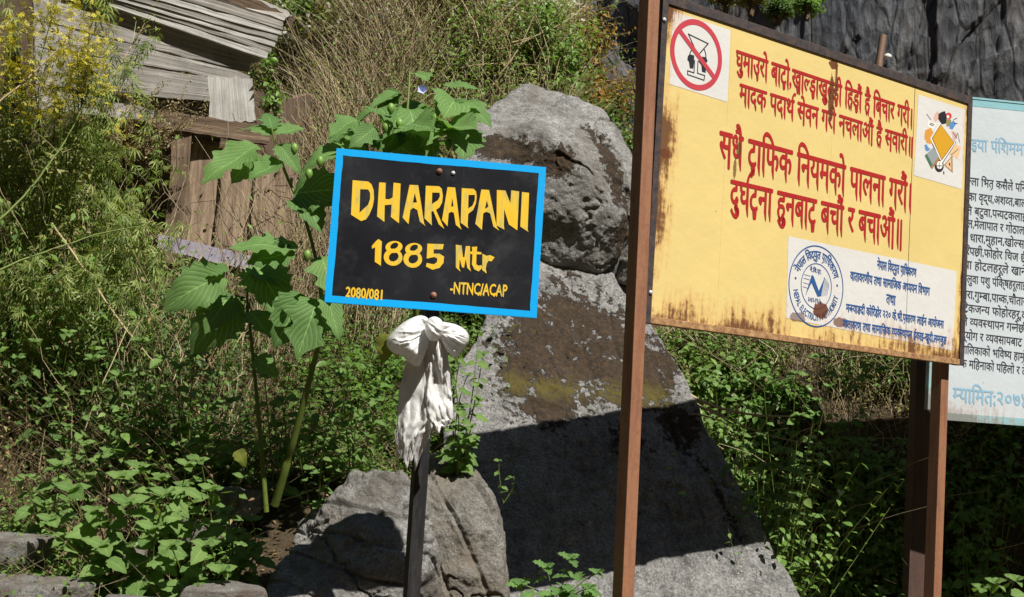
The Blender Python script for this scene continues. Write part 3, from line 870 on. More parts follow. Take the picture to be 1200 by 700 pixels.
BLACK.set('Base Color', c0); BLACK.set('Roughness', .38); BLACK.set('Specular IOR Level', .35); BLACK.bump(BLACK.noise(4, 2), .15, .004)
BLUE = paint_mat('blue_border_paint', (.0, .38, .86), .4, .03)
YEL = Mt('yellow_letter_paint')
ny = YEL.noise(1.0, 6, .6, co=YEL.co('Object', (40, 9, 1)))
YEL.set('Base Color', YEL.ramp(ny, [(.3, (.86, .46, .01)), (.5, (.80, .52, .03)), (.64, (.52, .43, .12))])); YEL.set('Roughness', .45); YEL.bump(ny, .3, .002)
w, h = SB.w / 2, SB.h / 2
SB.box('board', -w + .0005, w - .0005, -h + .0005, h - .0005, -.016, 0, BLACK.m)
bw = .022
_hr = []
for (ax_, ay_), (bx_, by_) in (((-w + bw, -h + bw), (-w + bw, h - bw)), ((-w + bw, h - bw), (w - bw, h - bw)), ((w - bw, h - bw), (w - bw, -h + bw)), ((w - bw, -h + bw), (-w + bw, -h + bw))):
    for k in range(24):
        q = k / 24; _hr.append((ax_ + (bx_ - ax_) * q + rng.normal(0, .0005) + .0012 * math.sin(q * 9 + ax_ * 7), ay_ + (by_ - ay_) * q + rng.normal(0, .0005) + .001 * math.sin(q * 7 + ay_ * 9)))
Vb, Tb = poly_tris([(-w, -h), (w, -h), (w, h), (-w, h)], [_hr])
SB.flat('border', Vb, Tb, .0008, BLUE)
for a, b, c, d in ((-w - .0012, -w + .001, -h - .0012, h + .0012), (w - .001, w + .0012, -h - .0012, h + .0012)):
    SB.box('border_edge', a, b, c, d, -.0155, .0006, BLUE, 0)
for a, b, c, d in ((-w + .0013, w - .0013, -h - .0012, -h + .001), (-w + .0013, w - .0013, h - .001, h + .0012)):
    SB.box('border_edge', a, b, c, d, -.0155, .0006, BLUE, 0)
def traced(B, polys, k, ox, oy):
    out = []
    for rings in polys:
        R = [[B.uv(ox + x / k, oy + y / k) for x, y in r] for r in rings]
        V, T = poly_tris(R[0], R[1:]); out.append((V, T))
    return out
big = [
 ([[(103,127),(245,140),(275,165),(295,220),(298,300),(285,370),(255,440),(225,485),(180,500),(88,442)],[(172,210),(245,212),(262,245),(262,300),(245,350),(165,425)]], 0),
 ([[(345,147),(405,152),(400,298),(435,302),(468,285),(476,150),(540,158),(525,520),(450,462),(458,350),(395,355),(392,508),(325,458)]], 0),
 ([[(622,170),(700,173),(755,525),(768,545),(715,505),(692,400),(655,378),(628,400),(612,528),(558,468)],[(668,245),(690,330),(652,333)]], 0),
 ([[(770,178),(890,183),(915,205),(925,270),(918,330),(895,375),(862,398),(938,572),(888,530),(838,408),(820,415),(825,540),(757,475)],[(828,240),(895,242),(898,275),(880,310),(825,345)]], 0),
 ([[(112,190),(182,195),(225,540),(240,578),(188,535),(170,425),(145,415),(122,430),(112,548),(62,490)],[(155,290),(167,365),(145,370)]], 1),
 ([[(242,200),(350,207),(372,230),(378,280),(370,340),(345,400),(300,435),(295,545),(305,568),(232,515)],[(303,262),(362,262),(360,310),(340,360),(300,385)]], 1),
 ([[(420,212),(490,217),(560,550),(585,588),(530,550),(500,430),(465,415),(437,430),(425,582),(365,525)],[(470,310),(485,370),(452,390)]], 1),
 ([[(562,217),(640,222),(685,340),(692,220),(765,230),(748,585),(670,530),(628,390),(625,540),(630,578),(558,540)]], 1),
 ([[(790,235),(855,243),(842,580),(850,600),(775,550)]], 1)]
for rings, c in big:
    (V, T), = traced(SB, [rings], 7.776, (400, 510)[c], 195)
    SB.flat('letter', V, T, .0012, YEL.m)
low = [[[(215,110),(245,75),(262,62),(285,80),(278,250),(235,222),(238,120),(215,130)]],
 [[(605,95),(720,98),(712,135),(650,135),(648,165),(690,165),(722,185),(718,230),(690,265),(640,278),(595,255),(600,230),(650,240),(672,225),(675,200),(655,188),(600,200)]],
 [[(805,102),(845,108),(855,190),(865,190),(875,112),(905,112),(903,260),(912,290),(885,265),(875,200),(862,265),(848,260),(832,200),(828,265),(838,292),(805,262)]],
 [[(918,118),(955,115),(952,150),(985,155),(985,170),(950,170),(948,240),(965,250),(985,245),(990,265),(965,290),(935,275),(918,240),(922,170),(900,165),(905,150),(920,150)]],
 [[(992,165),(1020,180),(1045,175),(1078,190),(1055,220),(1035,215),(1022,235),(1015,270),(1022,305),(990,280)]]]
for rings in low:
    (V, T), = traced(SB, [rings], 6, 400, 270)
    SB.flat('letter', V, T, .0012, YEL.m)
def ell(cx, cy, rx, ry, rot=0, n=28):
    return [(cx + rx * math.cos(a) * math.cos(rot) - ry * math.sin(a) * math.sin(rot), cy + rx * math.cos(a) * math.sin(rot) + ry * math.sin(a) * math.cos(rot)) for a in np.linspace(0, 2 * math.pi, n, endpoint=False)]
for cx, cy in ((366, 0), (504, 14)):
    (V, T), = traced(SB, [[ell(cx + 4, 118 + cy, 60, 42, -.1), ell(cx + 6, 110 + cy, 30, 20, -.5)]], 6, 400, 270)
    (V2, T2), = traced(SB, [[ell(cx - 2, 190 + cy, 66, 60, .1), ell(cx + 2, 188 + cy, 36, 30, -.6)]], 6, 400, 270)
    V3 = np.concatenate([V, V2]); o = SB.flat('letter', V, T, .0014, YEL.m); SB.flat('letter', V2, T2, .0012, YEL.m)
SB.text('small_lettering', '2080/081', (405.3, 337.6), (450.5, 341.5), 10.2, .0012, YEL.m, .035, .05)
SB.text('small_lettering', '-NTNC/ACAP', (527.8, 332.0), (594.5, 335.6), 11.5, .0012, YEL.m, .03, .08)
for (px, py, r, mt) in ((515, 201, .0075, BOLT), (531, 203, .005, ZINC), (508, 346, .0078, BOLT)):
    u = SB.uv(px, py); bolt(SB, u[0], u[1], r, .0006, mt)
# post behind the board
bt = at(482, 700, 4.235); tp = at(513, 240, 4.235)
lean = (tp[:2] - bt[:2]) / (tp[2] - bt[2])
z0 = float(sg.location.z)
post('post', bt[:2] - lean * (bt[2] - z0), z0, 2.40, .046, .35, BLACKPOST, sg, .05, lean)

# ------------------------------------------------------------ large yellow board
Cy = np.array([(.507 + 2.086) / 2, (4.758 + 5.897) / 2, (3.236 + 2.016) / 2]); YAW = .6249
W2, H2 = 1.947 / 2, 1.22 / 2
yg = empty('notice_board', (Cy[0], Cy[1], .5), 'large yellow rusty notice board with red lettering on rusty posts', 'sign')
YB = Board(Cy, YAW, 1.947, 1.22, yg)
def uvc(px, py): return YB.uv(px, py)
def blot(px, py, rx, ry, st=.95):
    u = uvc(px, py); return (float(u[0]), float(u[1]), rx, ry, st)
BL_ = [blot(974, 116, .017, .10), blot(977, 76, .03, .02), blot(980, 95, .008, .09, .9), blot(866, 176, .014, .035, .85), blot(861, 198, .010, .04, .8), blot(962, 364, .045, .035), blot(985, 378, .05, .02, .8), blot(779, 180, .04, .018, .7), blot(935, 372, .05, .02, .7)]
YPAINT = board_mat('yellow_board_paint', (.69, .54, .215), .4, (W2, H2), 1.0, BL_)
WPAINT = board_mat('white_patch_paint', (.64, .635, .62), .4, (W2, H2), .85, BL_)
RED = board_mat('red_letter_paint', (.38, .018, .018), .5, None, 1, BL_[:5])
NAVY = board_mat('blue_letter_paint', (.025, .09, .27), .5, None, 1, BL_[4:6])
INK = board_mat('dark_ink_paint', (.02, .022, .03), .5)
RINGRED = board_mat('crimson_paint', (.50, .05, .07), .5)
YB.box('sheet_panel', -W2 + .012, W2 - .012, -H2 + .012, H2 - .004, -.012, 0, YPAINT, .0)
fr = .024
YB.box('frame_rail', -W2, W2, H2 - .004, H2 + .034, -.035, .007, BLACKFRAME, .002)          # top
YB.box('frame_rail', -W2, W2, -H2 - .012, -H2 + .014, -.035, .0065, RUSTFRAME, .002)        # bottom
YB.box('frame_rail', -W2 - .016, -W2 + .014, -H2 - .013, H2 + .035, -.037, .0078, BLACKFRAME, .002)
YB.box('frame_rail', W2 - .016, W2 + .016, -H2 - .013, H2 + .035, -.037, .0078, BLACKFRAME, .002)
def quad(px4):
    P = [uvc(*p) for p in px4]; return poly_tris(P)
WP1 = YB.flat('white_patch', *quad([(788.6, 13), (856, 35.7), (852.5, 120), (784, 98.6)]), .0008, WPAINT)
WP2 = YB.flat('white_patch', *quad([(1076.3, 110.9), (1131, 128.5), (1127, 222), (1070.9, 205.7)]), .0008, WPAINT)
WP3 = YB.flat('white_patch', *quad([(923.7, 277), (1121, 318), (1116.5, 411.5), (921, 373)]), .0008, WPAINT)
# panel seams
for sx_ in (851, 975):
    us = uvc(sx_, 160); YB.box('panel_seam', us[0] - .0006, us[0] + .0006, -H2 + .015, H2 - .006, .0001, .0006, YPAINT, 0)
u = uvc(1070, 160)
YB.box('panel_seam', u[0] - .0012, u[0] + .0012, -H2 + .015, H2 - .006, .0001, .0012, INK, 0)
T1 = [('घुमाउरो बाटो,खाल~डाखुल~डी िहडौं है िबचार गरी।', (862.9, 59.3), (1070, 128.7), 21, .035),
      ('मादक पदाथ^ सेवन गरी नचलाऔं है सवारी॥', (867, 98.6), (1070.5, 162), 20, .035),
      ('सधै ट*ािफक िनयमको पालना गरौं।', (843.6, 154.3), (1069.5, 216.6), 31, .03),
      ('दुघ^टना हुनबाट बचौं र बचाऔं॥', (856.4, 211.4), (1058.5, 259), 30, .03)]
for s_, a, b, hp, bo in T1:
    YB.text('red_lettering', s_, a, b, hp, .0012, RED, bo * .8, .2)
T2 = [('नेपाल िवद्युत प*ािधकरण', (1027.9, 305.7), (1073.7, 315.7), 9), ('वातावरणीय तथा सामािजक अध~ययन िवभाग', (996.4, 318.6), (1089.3, 337.8), 9),
      ('तथा', (1038.6, 345), (1049.3, 347.6), 10), ('मर~स~याङदी कोिरडोर २२० के.भी.प*सारण लाईन आयोजना', (991.4, 356.4), (1105.7, 376.6), 8.5),
      ('वातावरण तथा सामािजक व~यवस~थापन ईकाइ-खुदी,लमजुङ', (987.9, 375), (1109, 395.3), 8.5)]
YB.cur = WP3
for s_, a, b, hp in T2:
    YB.text('blue_lettering', s_, a, b, hp, .0016, NAVY, .035, .08)
# authority emblem
c = uvc(956.5, 335.6); R1 = abs(uvc(956.5, 288.4)[1] - uvc(956.5, 383)[1]) / 2; R2 = abs(uvc(956.2, 309.5)[1] - uvc(956.2, 362.5)[1]) / 2
EM = merge(ring(c, R1, .0055), )
YB.flat('emblem_ring', *ring(c, R1, .0055), .0016, NAVY)
YB.flat('emblem_ring', *ring(c, R2, .004), .0016, NAVY)
def arc_text(name, s, c, r, a0, a1, hgt, bold, inward=False, head=.615, mat=None):
    V, T, wd = shape_text(s, 0)
    t = V[:, 0] / wd; y = (V[:, 1] - head / 2) / head * hgt
    a = a0 + (a1 - a0) * t
    rr = r + (y if not inward else -y)
    Q = np.stack([c[0] + np.cos(a) * rr, c[1] + np.sin(a) * rr], 1)
    YB.heavy(name, Q, T, .0016, mat or NAVY, bold * hgt, bold * hgt)
rm = (R1 + R2) / 2; hg = (R1 - R2) * .42
arc_text('emblem_lettering', 'नेपाल िवद्युत प*ािधकरण', c, rm, math.radians(158), math.radians(22), hg, .04)
arc_text('emblem_lettering', 'NEPAL ELECTRICITY AUTHORITY', c, rm, math.radians(192), math.radians(348), hg * .8, .03, True)
for a in (172, 8):
    YB.flat('emblem_dot', *ring((c[0] + rm * math.cos(math.radians(a)), c[1] + rm * math.sin(math.radians(a))), .0028, .0054, 12), .0016, NAVY)
e = lambda x, y: uvc(915 + x / 5.83, 275 + y / 5.83)
YB.flat('emblem_figure', *poly_tris([e(165, 420), e(210, 275), e(222, 285), e(258, 385), e(300, 290), e(272, 420), e(250, 425), e(208, 330)]), .0018, NAVY)
parts = []
for k in range(6):
    parts.append(stroke([e(262 + 10 * k, 425 - 2 * k), e(285 + 8 * k, 360), e(296 + 6 * k, 292 + 8 * k)], .0018))
for k, yy in enumerate((285, 310, 340, 368)):
    parts.append(stroke([e(158 - 3 * k, yy - 12), e(200 - 5 * k, yy)], .0018))
YB.flat('emblem_lines', *merge(*parts), .0018, NAVY)
YB.text('emblem_lettering', 'ने.वि.प्रा.'.replace('वि', 'िव').replace('प्रा', 'प*ा'), (949, 313.5), (962.5, 317), 4.5, .0016, NAVY, .03)
YB.text('emblem_lettering', '२०४२-१९८५', (946.5, 348.5), (962, 351), 5, .0016, NAVY, .03)
# no drinking emblem
YB.cur = WP1
g = lambda x, y: uvc(780 + x / 6.367, 20 + y / 6.367)
cc = (g(229, 40) + g(229, 527)) / 2; rr = abs(g(229, 40)[1] - g(229, 527)[1]) / 2
gl = [stroke([g(168, 128), g(316, 200), g(240, 288)], .005, True), stroke([g(198, 240), g(185, 262), g(175, 290)], .005), stroke([g(286, 240), g(296, 270), g(300, 300)], .005),
      stroke([g(215, 325), g(210, 418), g(163, 402), g(162, 430), g(285, 473), g(290, 438), g(236, 420), g(240, 330)], .0045)]
YB.flat('glass_drawing', *merge(*gl), .0014, INK)
YB.flat('glass_drawing', *poly_tris([g(165, 290), g(185, 280), g(212, 288), g(210, 345), g(205, 385), g(180, 385), g(172, 335), g(160, 320)]), .0014, INK)
YB.flat('glass_drawing', *poly_tris([g(245, 295), g(300, 300), g(312, 330), g(298, 350), g(298, 418), g(270, 410), g(265, 360), g(245, 335)]), .0014, INK)
YB.flat('prohibition_ring', *ring(cc, rr, .022, 72), .0018, RINGRED)
YB.flat('prohibition_ring', *stroke([g(108, 108), g(352, 440)], .02), .0021, RINGRED)
# drawing of books and pencils
YB.cur = WP2
k8 = lambda L: [uvc(1070 + x / 6.357, 115 + y / 6.357) for x, y in L]
cols = {'ochre': (.62, .33, .02), 'orange': (.65, .30, .05), 'blue': (.10, .25, .55), 'grey': (.28, .32, .33), 'green': (.06, .16, .10), 'brown': (.35, .19, .08), 'tan': (.72, .50, .28), 'red': (.55, .06, .05), 'white': (.8, .78, .74), 'black': (.02, .02, .022), 'olive': (.25, .24, .08), 'pink': (.65, .42, .35)}
CM = {k: paint_mat(k + '_drawing_paint', v, .5, .06) for k, v in cols.items()}
dr = [('black', [(196,200),(320,332),(214,496),(118,300)], .9), ('pink', [(160,120),(185,95),(200,150),(165,180),(150,150)], .8), ('olive', [(240,165),(280,160),(290,205),(250,215)], .9),
      ('white', [(110,165),(168,192),(152,232),(104,214)], 1), ('orange', [(90,240),(130,222),(150,260),(132,300),(148,345),(100,335),(82,290)], 1),
      ('blue', [(83,350),(100,345),(112,370),(128,380),(110,398),(90,390)], 1), ('green', [(85,430),(100,415),(145,500),(130,520)], 1), ('grey', [(100,415),(150,368),(192,430),(145,500)], 1.1), ('brown', [(128,518),(192,432),(204,446),(140,530)], 1.2),
      ('red', ell(262, 135, 24, 26), 1), ('white', ell(258, 140, 10, 12), 1.2), ('blue', [(268,195),(300,165),(318,195),(292,235),(270,228)], 1.1),
      ('pink', [(285,240),(335,270),(315,310),(300,330)], .85), ('tan', [(318,343),(356,368),(332,458),(262,415)], .8), ('brown', [(228,500),(292,425),(294,558)], 1.1), ('tan', [(238,500),(282,445),(284,540)], 1.2), ('black', [(262,492),(274,478),(276,515)], 1.3),
      ('black', ell(193, 507, 34, 46), 1), ('white', ell(196, 500, 22, 30), 1.1), ('grey', stroke, 0), ('white', [(200,184),(314,334),(213,486),(126,300)], 1.4), ('black', [(204,194),(306,334),(212,466),(137,300)], 1.5), ('ochre', [(206,199),(301,334),(212,459),(142,300)], 1.6),
      ('black', [(188,118),(212,104),(236,98),(250,148),(242,190),(212,195),(186,155)], 1.8), ('black', [(222,545),(232,550),(230,572),(224,568)], 1)]
for nm, L, z in dr:
    if z == 0: continue
    YB.flat('book_drawing', *poly_tris(k8(L)), .0004 + z * .0008, CM[nm])
hw_ = []
for L in ([(100,120),(130,160)], [(300,160),(325,150)], [(305,190),(328,188)], [(330,260),(345,330)], [(120,195),(150,208)], [(125,185),(155,198)], [(200,150),(232,158)], [(205,168),(235,172)], [(295,255),(325,300)], [(310,300),(330,262)], [(193,480),(193,530)], [(175,505),(212,505)], [(280,425),(335,380)]):
    hw_.append(stroke(k8(L), .0022))
YB.flat('book_drawing', *merge(*hw_), .0023, INK)
# posts and bolts
YB.cur = None
post('post', (.484, 4.722), .35, 3.6, .056, YAW, RUSTPOST, yg, None, (-.014, 0))
pr = YB.uv(1102, 560); r2 = at(1101, 560, 1); 
pc = Cy + YB.x * (W2 - .045) - YB.z * .075
post('post', pc[:2], .35, 3.2, .056, YAW, RUSTPOST, yg)
for px, py in ((776.5, 24), (760.5, 343)):
    u = uvc(px, py); bolt(YB, u[0], u[1], .0065, .009, ZINC)
# thin rod bolted to the back of the board, standing above it
ra = at(1035, 42, 6.0); rb = at(1028, 90, 5.95)
P_ = np.array([[ra + (rb - ra) * t for t in (0, 1, 3, 6)]])
V, T = tubes(P_, .018, .018, 8)
ROD = link('support_rod', mesh_np('support_rod', V, T), rust_mat('brown_rod', (.13, .08, .05), (.22, .12, .07), .5), yg, smooth=True)
for px, py in ((1040.5, 66), (1037.5, 84)):
    bm = bmesh.new(); s_ = bmesh.ops.create_uvsphere(bm, u_segments=12, v_segments=8, radius=.014)
    bmesh.ops.scale(bm, vec=(1.3, .8, .9), verts=bm.verts); p = at(px, py, 5.96); bmesh.ops.translate(bm, vec=Vector([float(v) for v in p]), verts=bm.verts)
    link('rod_knob', bm_mesh('rod_knob', bm), paint_mat('white_knob', (.75, .74, .7), .4), ROD, smooth=True)

# ------------------------------------------------------------ white board behind
wa = at(1089.5, 492, 6.98); WY = .10; Hw = 1.80; Ww = 2.3
wc = np.array([wa[0], wa[1], wa[2]]) + np.array([math.cos(WY), math.sin(WY), 0]) * Ww / 2 + np.array([0, 0, Hw / 2])
wg = empty('notice_board', (wc[0], wc[1], .7), 'white notice board with pale blue frame and rows of black lettering, behind the yellow board', 'sign')
WB = Board(wc, WY, Ww, Hw, wg, -.004)
w, h = Ww / 2, Hw / 2
WP = board_mat('white_board_paint', (.58, .64, .68), .4, (w, h), .35, (), .25)
PB = board_mat('pale_blue_frame_paint', (.25, .50, .56), .45, (w, h), .5)
LETK = board_mat('black_letter_paint', (.035, .04, .055), .5)
LETB = board_mat('faded_blue_letter_paint', (.27, .47, .62), .5)
ch = .05
Vp, Tp = poly_tris([(-w + ch, -h), (w, -h), (w, h), (-w, h), (-w, -h + ch)])
bm = bmesh.new()
vs = [bm.verts.new((x, y, z)) for z in (0, -.03) for x, y in [(-w + ch, -h), (w, -h), (w, h), (-w, h), (-w, -h + ch)]]
bm.faces.new(vs[:5]); bm.faces.new(vs[5:][::-1])
for i in range(5): bm.faces.new((vs[i], vs[i + 5], vs[(i + 1) % 5 + 5], vs[(i + 1) % 5]))
bmesh.ops.recalc_face_normals(bm, faces=bm.faces)
WB.put('sheet_panel', bm_mesh('sheet_panel', bm), WP)
f_ = .04
Vp, Tp = poly_tris([(-w + ch, -h), (w, -h), (w, h), (-w, h), (-w, -h + ch)], [[(-w + ch + f_ * .5, -h + f_), (-w + f_, -h + ch + f_ * .5), (-w + f_, h - f_), (w - f_, h - f_), (w - f_, -h + f_)]])
WB.flat('frame', Vp, Tp, .001, PB)
WB.box('frame_rail', -w - .012, -w - .0005, -h + ch, h, -.04, .004, PB, .001)
WB.box('frame_rail', -w, w, h + .0005, h + .012, -.04, .004, PB, .001)
rows = [('ल~ला िभत*', 'कसैले पिन', 1133.6, 207.9), ('रका वृद्ध,अशक~त,बाल', None, 1131, 225.5), ('ित बटुवा,पर~यटकलाई', None, 1131, 242.0), ('ाल,मेलापात र गोठाला', None, 1131, 257.5), ('ो धारा,मुहान,खोल~सा', None, 1131, 273.5),
        ('िरपछी,फोहोर िचज छै', None, 1130, 289.5), ('था होटलहरूले खाने', None, 1129, 305.5), ('मलुवा पशु पंिक्षहरूलाई', None, 1128, 322), ('गरा,गुम~बा,पार~क,चौतार', None, 1128, 340.3), ('टिकजन~य फोहोरहरू,व'.replace('टि', 'िट'), None, 1127, 356.2),
        ('ले व~यवस~थापन गर~नेछौ', None, 1127, 372), ('द्योग र व~यवसायबाट ि', None, 1127, 388.5), ('पािलकाको भिवष~य हाम*ो', None, 1126, 405), ('क मिहनाको पिहलो र ते', None, 1126, 421.5)]
for s_, s2, x, y in rows:
    if s2: s_ = s_ + ' ' + s2
    sl_ = .125
    WB.text('black_lettering', s_, (x, y), (1203, y + (1203 - x) * sl_), 8.5, .0009, LETK, .012, .06)
WB.text('blue_lettering', 'ाइया पंिशममां', (1135, 163), (1203, 169.5), 12, .0009, LETB, .02, .1)
WB.text('blue_lettering', 'म~यािमत:२०७४', (1117, 454.8), (1206, 463), 15, .0009, LETB, .02, .1)
q = at(1075, 560, 7.48)
post('post', q[:2], .5, 3.3, .105, WY + .15, DARKPOST, wg, .07)
q = wa + np.array([math.cos(WY), math.sin(WY), 0]) * 2.2
post('post', (q[0], q[1] + .06), .5, 3.3, .10, WY, DARKPOST, wg, .07)
# ------------------------------------------------------------ white scarf tied round the black post
CLOTH = Mt('white_satin')
nn_ = CLOTH.noise(9, 5, .6)
CLOTH.set('Base Color', CLOTH.ramp(nn_, [(.3, (.76, .76, .75)), (.7, (.86, .86, .85))])); CLOTH.set('Roughness', .34); CLOTH.set('Specular IOR Level', .5)
CLOTH.bump(CLOTH.math('ADD', CLOTH.noise(1.0, 4, .6, co=CLOTH.co('Object', (40, 40, 16))), CLOTH.math('MULTIPLY', CLOTH.noise(60, 5, .7), .6)), .5, .006)
CLOTH.translucent(.22, (.8, .8, .78))
kp = at(505, 385, 4.10)
sc_ = empty('ceremonial_scarf', kp, 'white satin scarf knotted round the black sign post with frayed hanging ends', 'scarf')
def cloth_sheet(name, rowsL, rowsR, d0, bulge, folds, seed, fray=0, nr=46, nc=40, dmin=None):
    """rowsL/rowsR: picture outline down both sides; hangs in front of the post"""
    rl = np.array(rowsL, float); rr = np.array(rowsR, float)
    t = np.linspace(0, 1, nr)
    Lx = np.stack([np.interp(t, np.linspace(0, 1, len(rl)), rl[:, k]) for k in (0, 1)], 1)
    Rx = np.stack([np.interp(t, np.linspace(0, 1, len(rr)), rr[:, k]) for k in (0, 1)], 1)
    r = np.random.default_rng(seed)
    P = np.zeros((nr, nc, 3))
    ph = r.random(8) * 6.28
    dropc = np.clip(np.interp(np.arange(nc), np.arange(0, nc, 3), r.random(len(range(0, nc, 3)))) ** 1.5, 0, 1)
    for i in range(nr):
        for j in range(nc):
            s = j / (nc - 1)
            p = Lx[i] * (1 - s) + Rx[i] * s
            y = p[1] + (fray * t[i] ** 6 * (dropc[j] - .4))
            f = sum(math.sin(6.28 * fo * s + ph[k] + 1.8 * math.sin(2.6 * t[i] + ph[k + 1])) / fo ** .8 for k, fo in enumerate(folds))
            d = d0 - bulge * math.sin(math.pi * s) - .0028 * f * (.35 + t[i]) - .015 * float(fbm(np.array([[s * 2.4 + t[i], t[i] * 3.4 - s, seed]]), 4, seed, .5)[0]) - .010 * (1 - abs(float(fbm(np.array([[s * 4.5 + 1.5 * t[i], t[i] * 5 - s * 2, seed + 7.]]), 3, seed + 7, .5)[0]))) ** 3
            P[i, j] = at(p[0] + 1.2 * math.sin(9 * t[i] + ph[3]) * (s - .5), y, d)
    me = grid_mesh(name, P)
    o = link(name, me, CLOTH.m, sc_, smooth=True)
    md = o.modifiers.new('thickness', 'SOLIDIFY'); md.thickness = .0012
    return o
cloth_sheet('hanging_end', [(483, 398), (474, 430), (468, 460), (466, 495), (463, 520), (466, 540)], [(520, 395), (524, 420), (526, 460), (524, 490), (505, 505), (486, 538)], 4.12, .035, (1.6, 2.9, 4.7), 3, 26)
cloth_sheet('hanging_end', [(500, 385), (497, 420), (494, 455), (497, 485), (500, 505)], [(519, 388), (527, 430), (529, 462), (531, 490), (528, 500)], 4.09, .02, (1.4, 2.7, 4.3), 5, 14)
def puff(name, outline, d0, thick, seed, pinch):
    """closed soft loop of cloth: a fan of folds running to the knot"""
    c = np.array(pinch, float); ol = np.array(outline, float); n = len(ol) * 14
    t = np.linspace(0, len(ol), n, endpoint=False)
    i0 = t.astype(int) % len(ol); i1 = (i0 + 1) % len(ol); i_1 = (i0 - 1) % len(ol); i2 = (i0 + 2) % len(ol); f = (t % 1)[:, None]
    O = .5 * (2 * ol[i0] + (ol[i1] - ol[i_1]) * f + (2 * ol[i_1] - 5 * ol[i0] + 4 * ol[i1] - ol[i2]) * f ** 2 + (3 * ol[i0] - ol[i_1] - 3 * ol[i1] + ol[i2]) * f ** 3)
    mid = O.mean(0); rows = []
    r = np.random.default_rng(seed); ph = r.random(4) * 6.28
    for side in (-1, 1):
        R = np.linspace(0.02, 1, 22) if side == -1 else np.linspace(1, .02, 14)[1:]
        for q in R:
            Q = mid + (O - mid) * q
            dist = np.linalg.norm(Q - c, axis=1) / 60
            ang = np.arctan2(Q[:, 1] - c[1], Q[:, 0] - c[0])
            dep = thick * math.sqrt(max(0, 1 - q * q)) * np.clip(dist * 1.7, .08, 1)
            fold = (1 - q ** 3) * .034 * (np.abs(fbm(np.stack([ang * 1.5, dist * .9, np.full(n, seed * 1.)], 1), 3, seed)) - .2) - (1 - q ** 4) * .011 * (1 - np.abs(fbm(np.stack([ang * 5.5, dist * 2.2, np.full(n, seed + 5.)], 1), 3, seed + 3))) ** 3 + (1 - q ** 3) * .004 * np.sin(Q[:, 0] * .21 + ph[2]) * np.sin(Q[:, 1] * .17)
            cr = .008 * fbm(np.concatenate([Q / 20, np.full((len(Q), 1), seed + side * .2)], 1), 2, seed)
            rows.append([at(a[0], a[1], d0 + side * de + (fo if side < 0 else 0)) for a, de, fo in zip(Q, dep, fold * .8 + cr * (1 - q ** 3))])
    me = grid_mesh(name, np.array(rows), closed=True)
    return link(name, me, CLOTH.m, sc_, smooth=True)
puff('bow_loop', [(503, 376), (495, 370), (484, 372), (470, 380), (457, 393), (453, 404), (460, 413), (471, 417), (480, 426), (491, 429), (498, 416), (505, 396)], 4.08, .08, 3, (510, 386))
puff('bow_loop', [(512, 378), (524, 378), (538, 382), (548, 390), (549, 400), (541, 412), (533, 419), (524, 412), (517, 400), (510, 390)], 4.08, .065, 5, (508, 385))
puff('knot', [(500, 376), (509, 371), (518, 376), (520, 387), (514, 398), (504, 399), (498, 388)], 4.03, .05, 8, (480, 360))
# loose threads at the frayed end
tp_ = []
for k in range(90):
    x = rng.uniform(462, 528); y = np.interp(x, [462, 480, 500, 528], [520, 536, 508, 494]) - 4
    p = [at(x, y - rng.uniform(0, 30), 4.085)]
    for q in range(3): p.append(p[-1] + np.array([rng.normal(0, .004), rng.normal(0, .003), -rng.uniform(.006, .016)]))
    tp_.append(p)
o = stem_object('frayed_thread', tp_, .0006, .0004, CLOTH.m, sc_)

# ------------------------------------------------------------ old timber hut on the bank
WGREY = wood_mat('weathered_grey_timber', (.12, .11, .10), (.32, .30, .27), (.52, .50, .45), (1.2, 26, 1))
WPALE = wood_mat('bleached_timber', (.28, .27, .25), (.50, .49, .46), (.66, .65, .61), (1.5, 40, 1))
WBROWN = wood_mat('brown_timber', (.05, .032, .02), (.17, .115, .075), (.36, .26, .175), (1.5, 24, 1))
WDOOR = wood_mat('red_brown_door_timber', (.12, .08, .052), (.29, .205, .14), (.50, .39, .28), (1.3, 22, 1))
LILAC = paint_mat('pale_lilac_strip', (.44, .40, .50), .6, .35)
hb = at(230, 352, 6.9)
hut = empty('timber_hut', (hb[0], hb[1], 2.0), 'old weathered timber hut with plank roof, overgrown at the upper left', 'hut')
def pk(name, px4, dd, th, mat, **k):
    return plank(name, [at(px4[i][0], px4[i][1], dd[i]) for i in range(4)], th, mat, hut, **k)
# roof boards: stepped edges, one above another
re_ = [((60, -62), (332, 26), 0), ((66, -50), (330, 33), 1), ((80, -38), (326, 40), 2), ((96, -28), (323, 46), 3), ((112, -20), (319, 53), 4), ((130, -8), (314, 61), 5)]
for a, b, k in re_:
    dL, dR = 6.69 + .00234 * (a[0] - 40) + .006 * k, 6.69 + .00234 * (b[0] - 40) + .006 * k
    pk('roof_plank', [a, b, (b[0] - 1, b[1] + 8.6), (a[0] - 2, a[1] + 15)], (dL, dR, dR, dL), .9 - .02 * k, (WGREY, WPALE)[k % 2], seed=k, jag=.0016, nx=14, ny=4, warp=.003)
pk('roof_beam', [(236, -30), (346, 22), (342, 31), (228, -14)], (7.3, 7.7, 7.7, 7.3), .08, WBROWN, seed=31)
pk('roof_plank', [(200, -40), (340, 14), (334, 25), (190, -26)], (7.5, 7.7, 7.6, 7.3), .02, WGREY, seed=32, warp=.003)
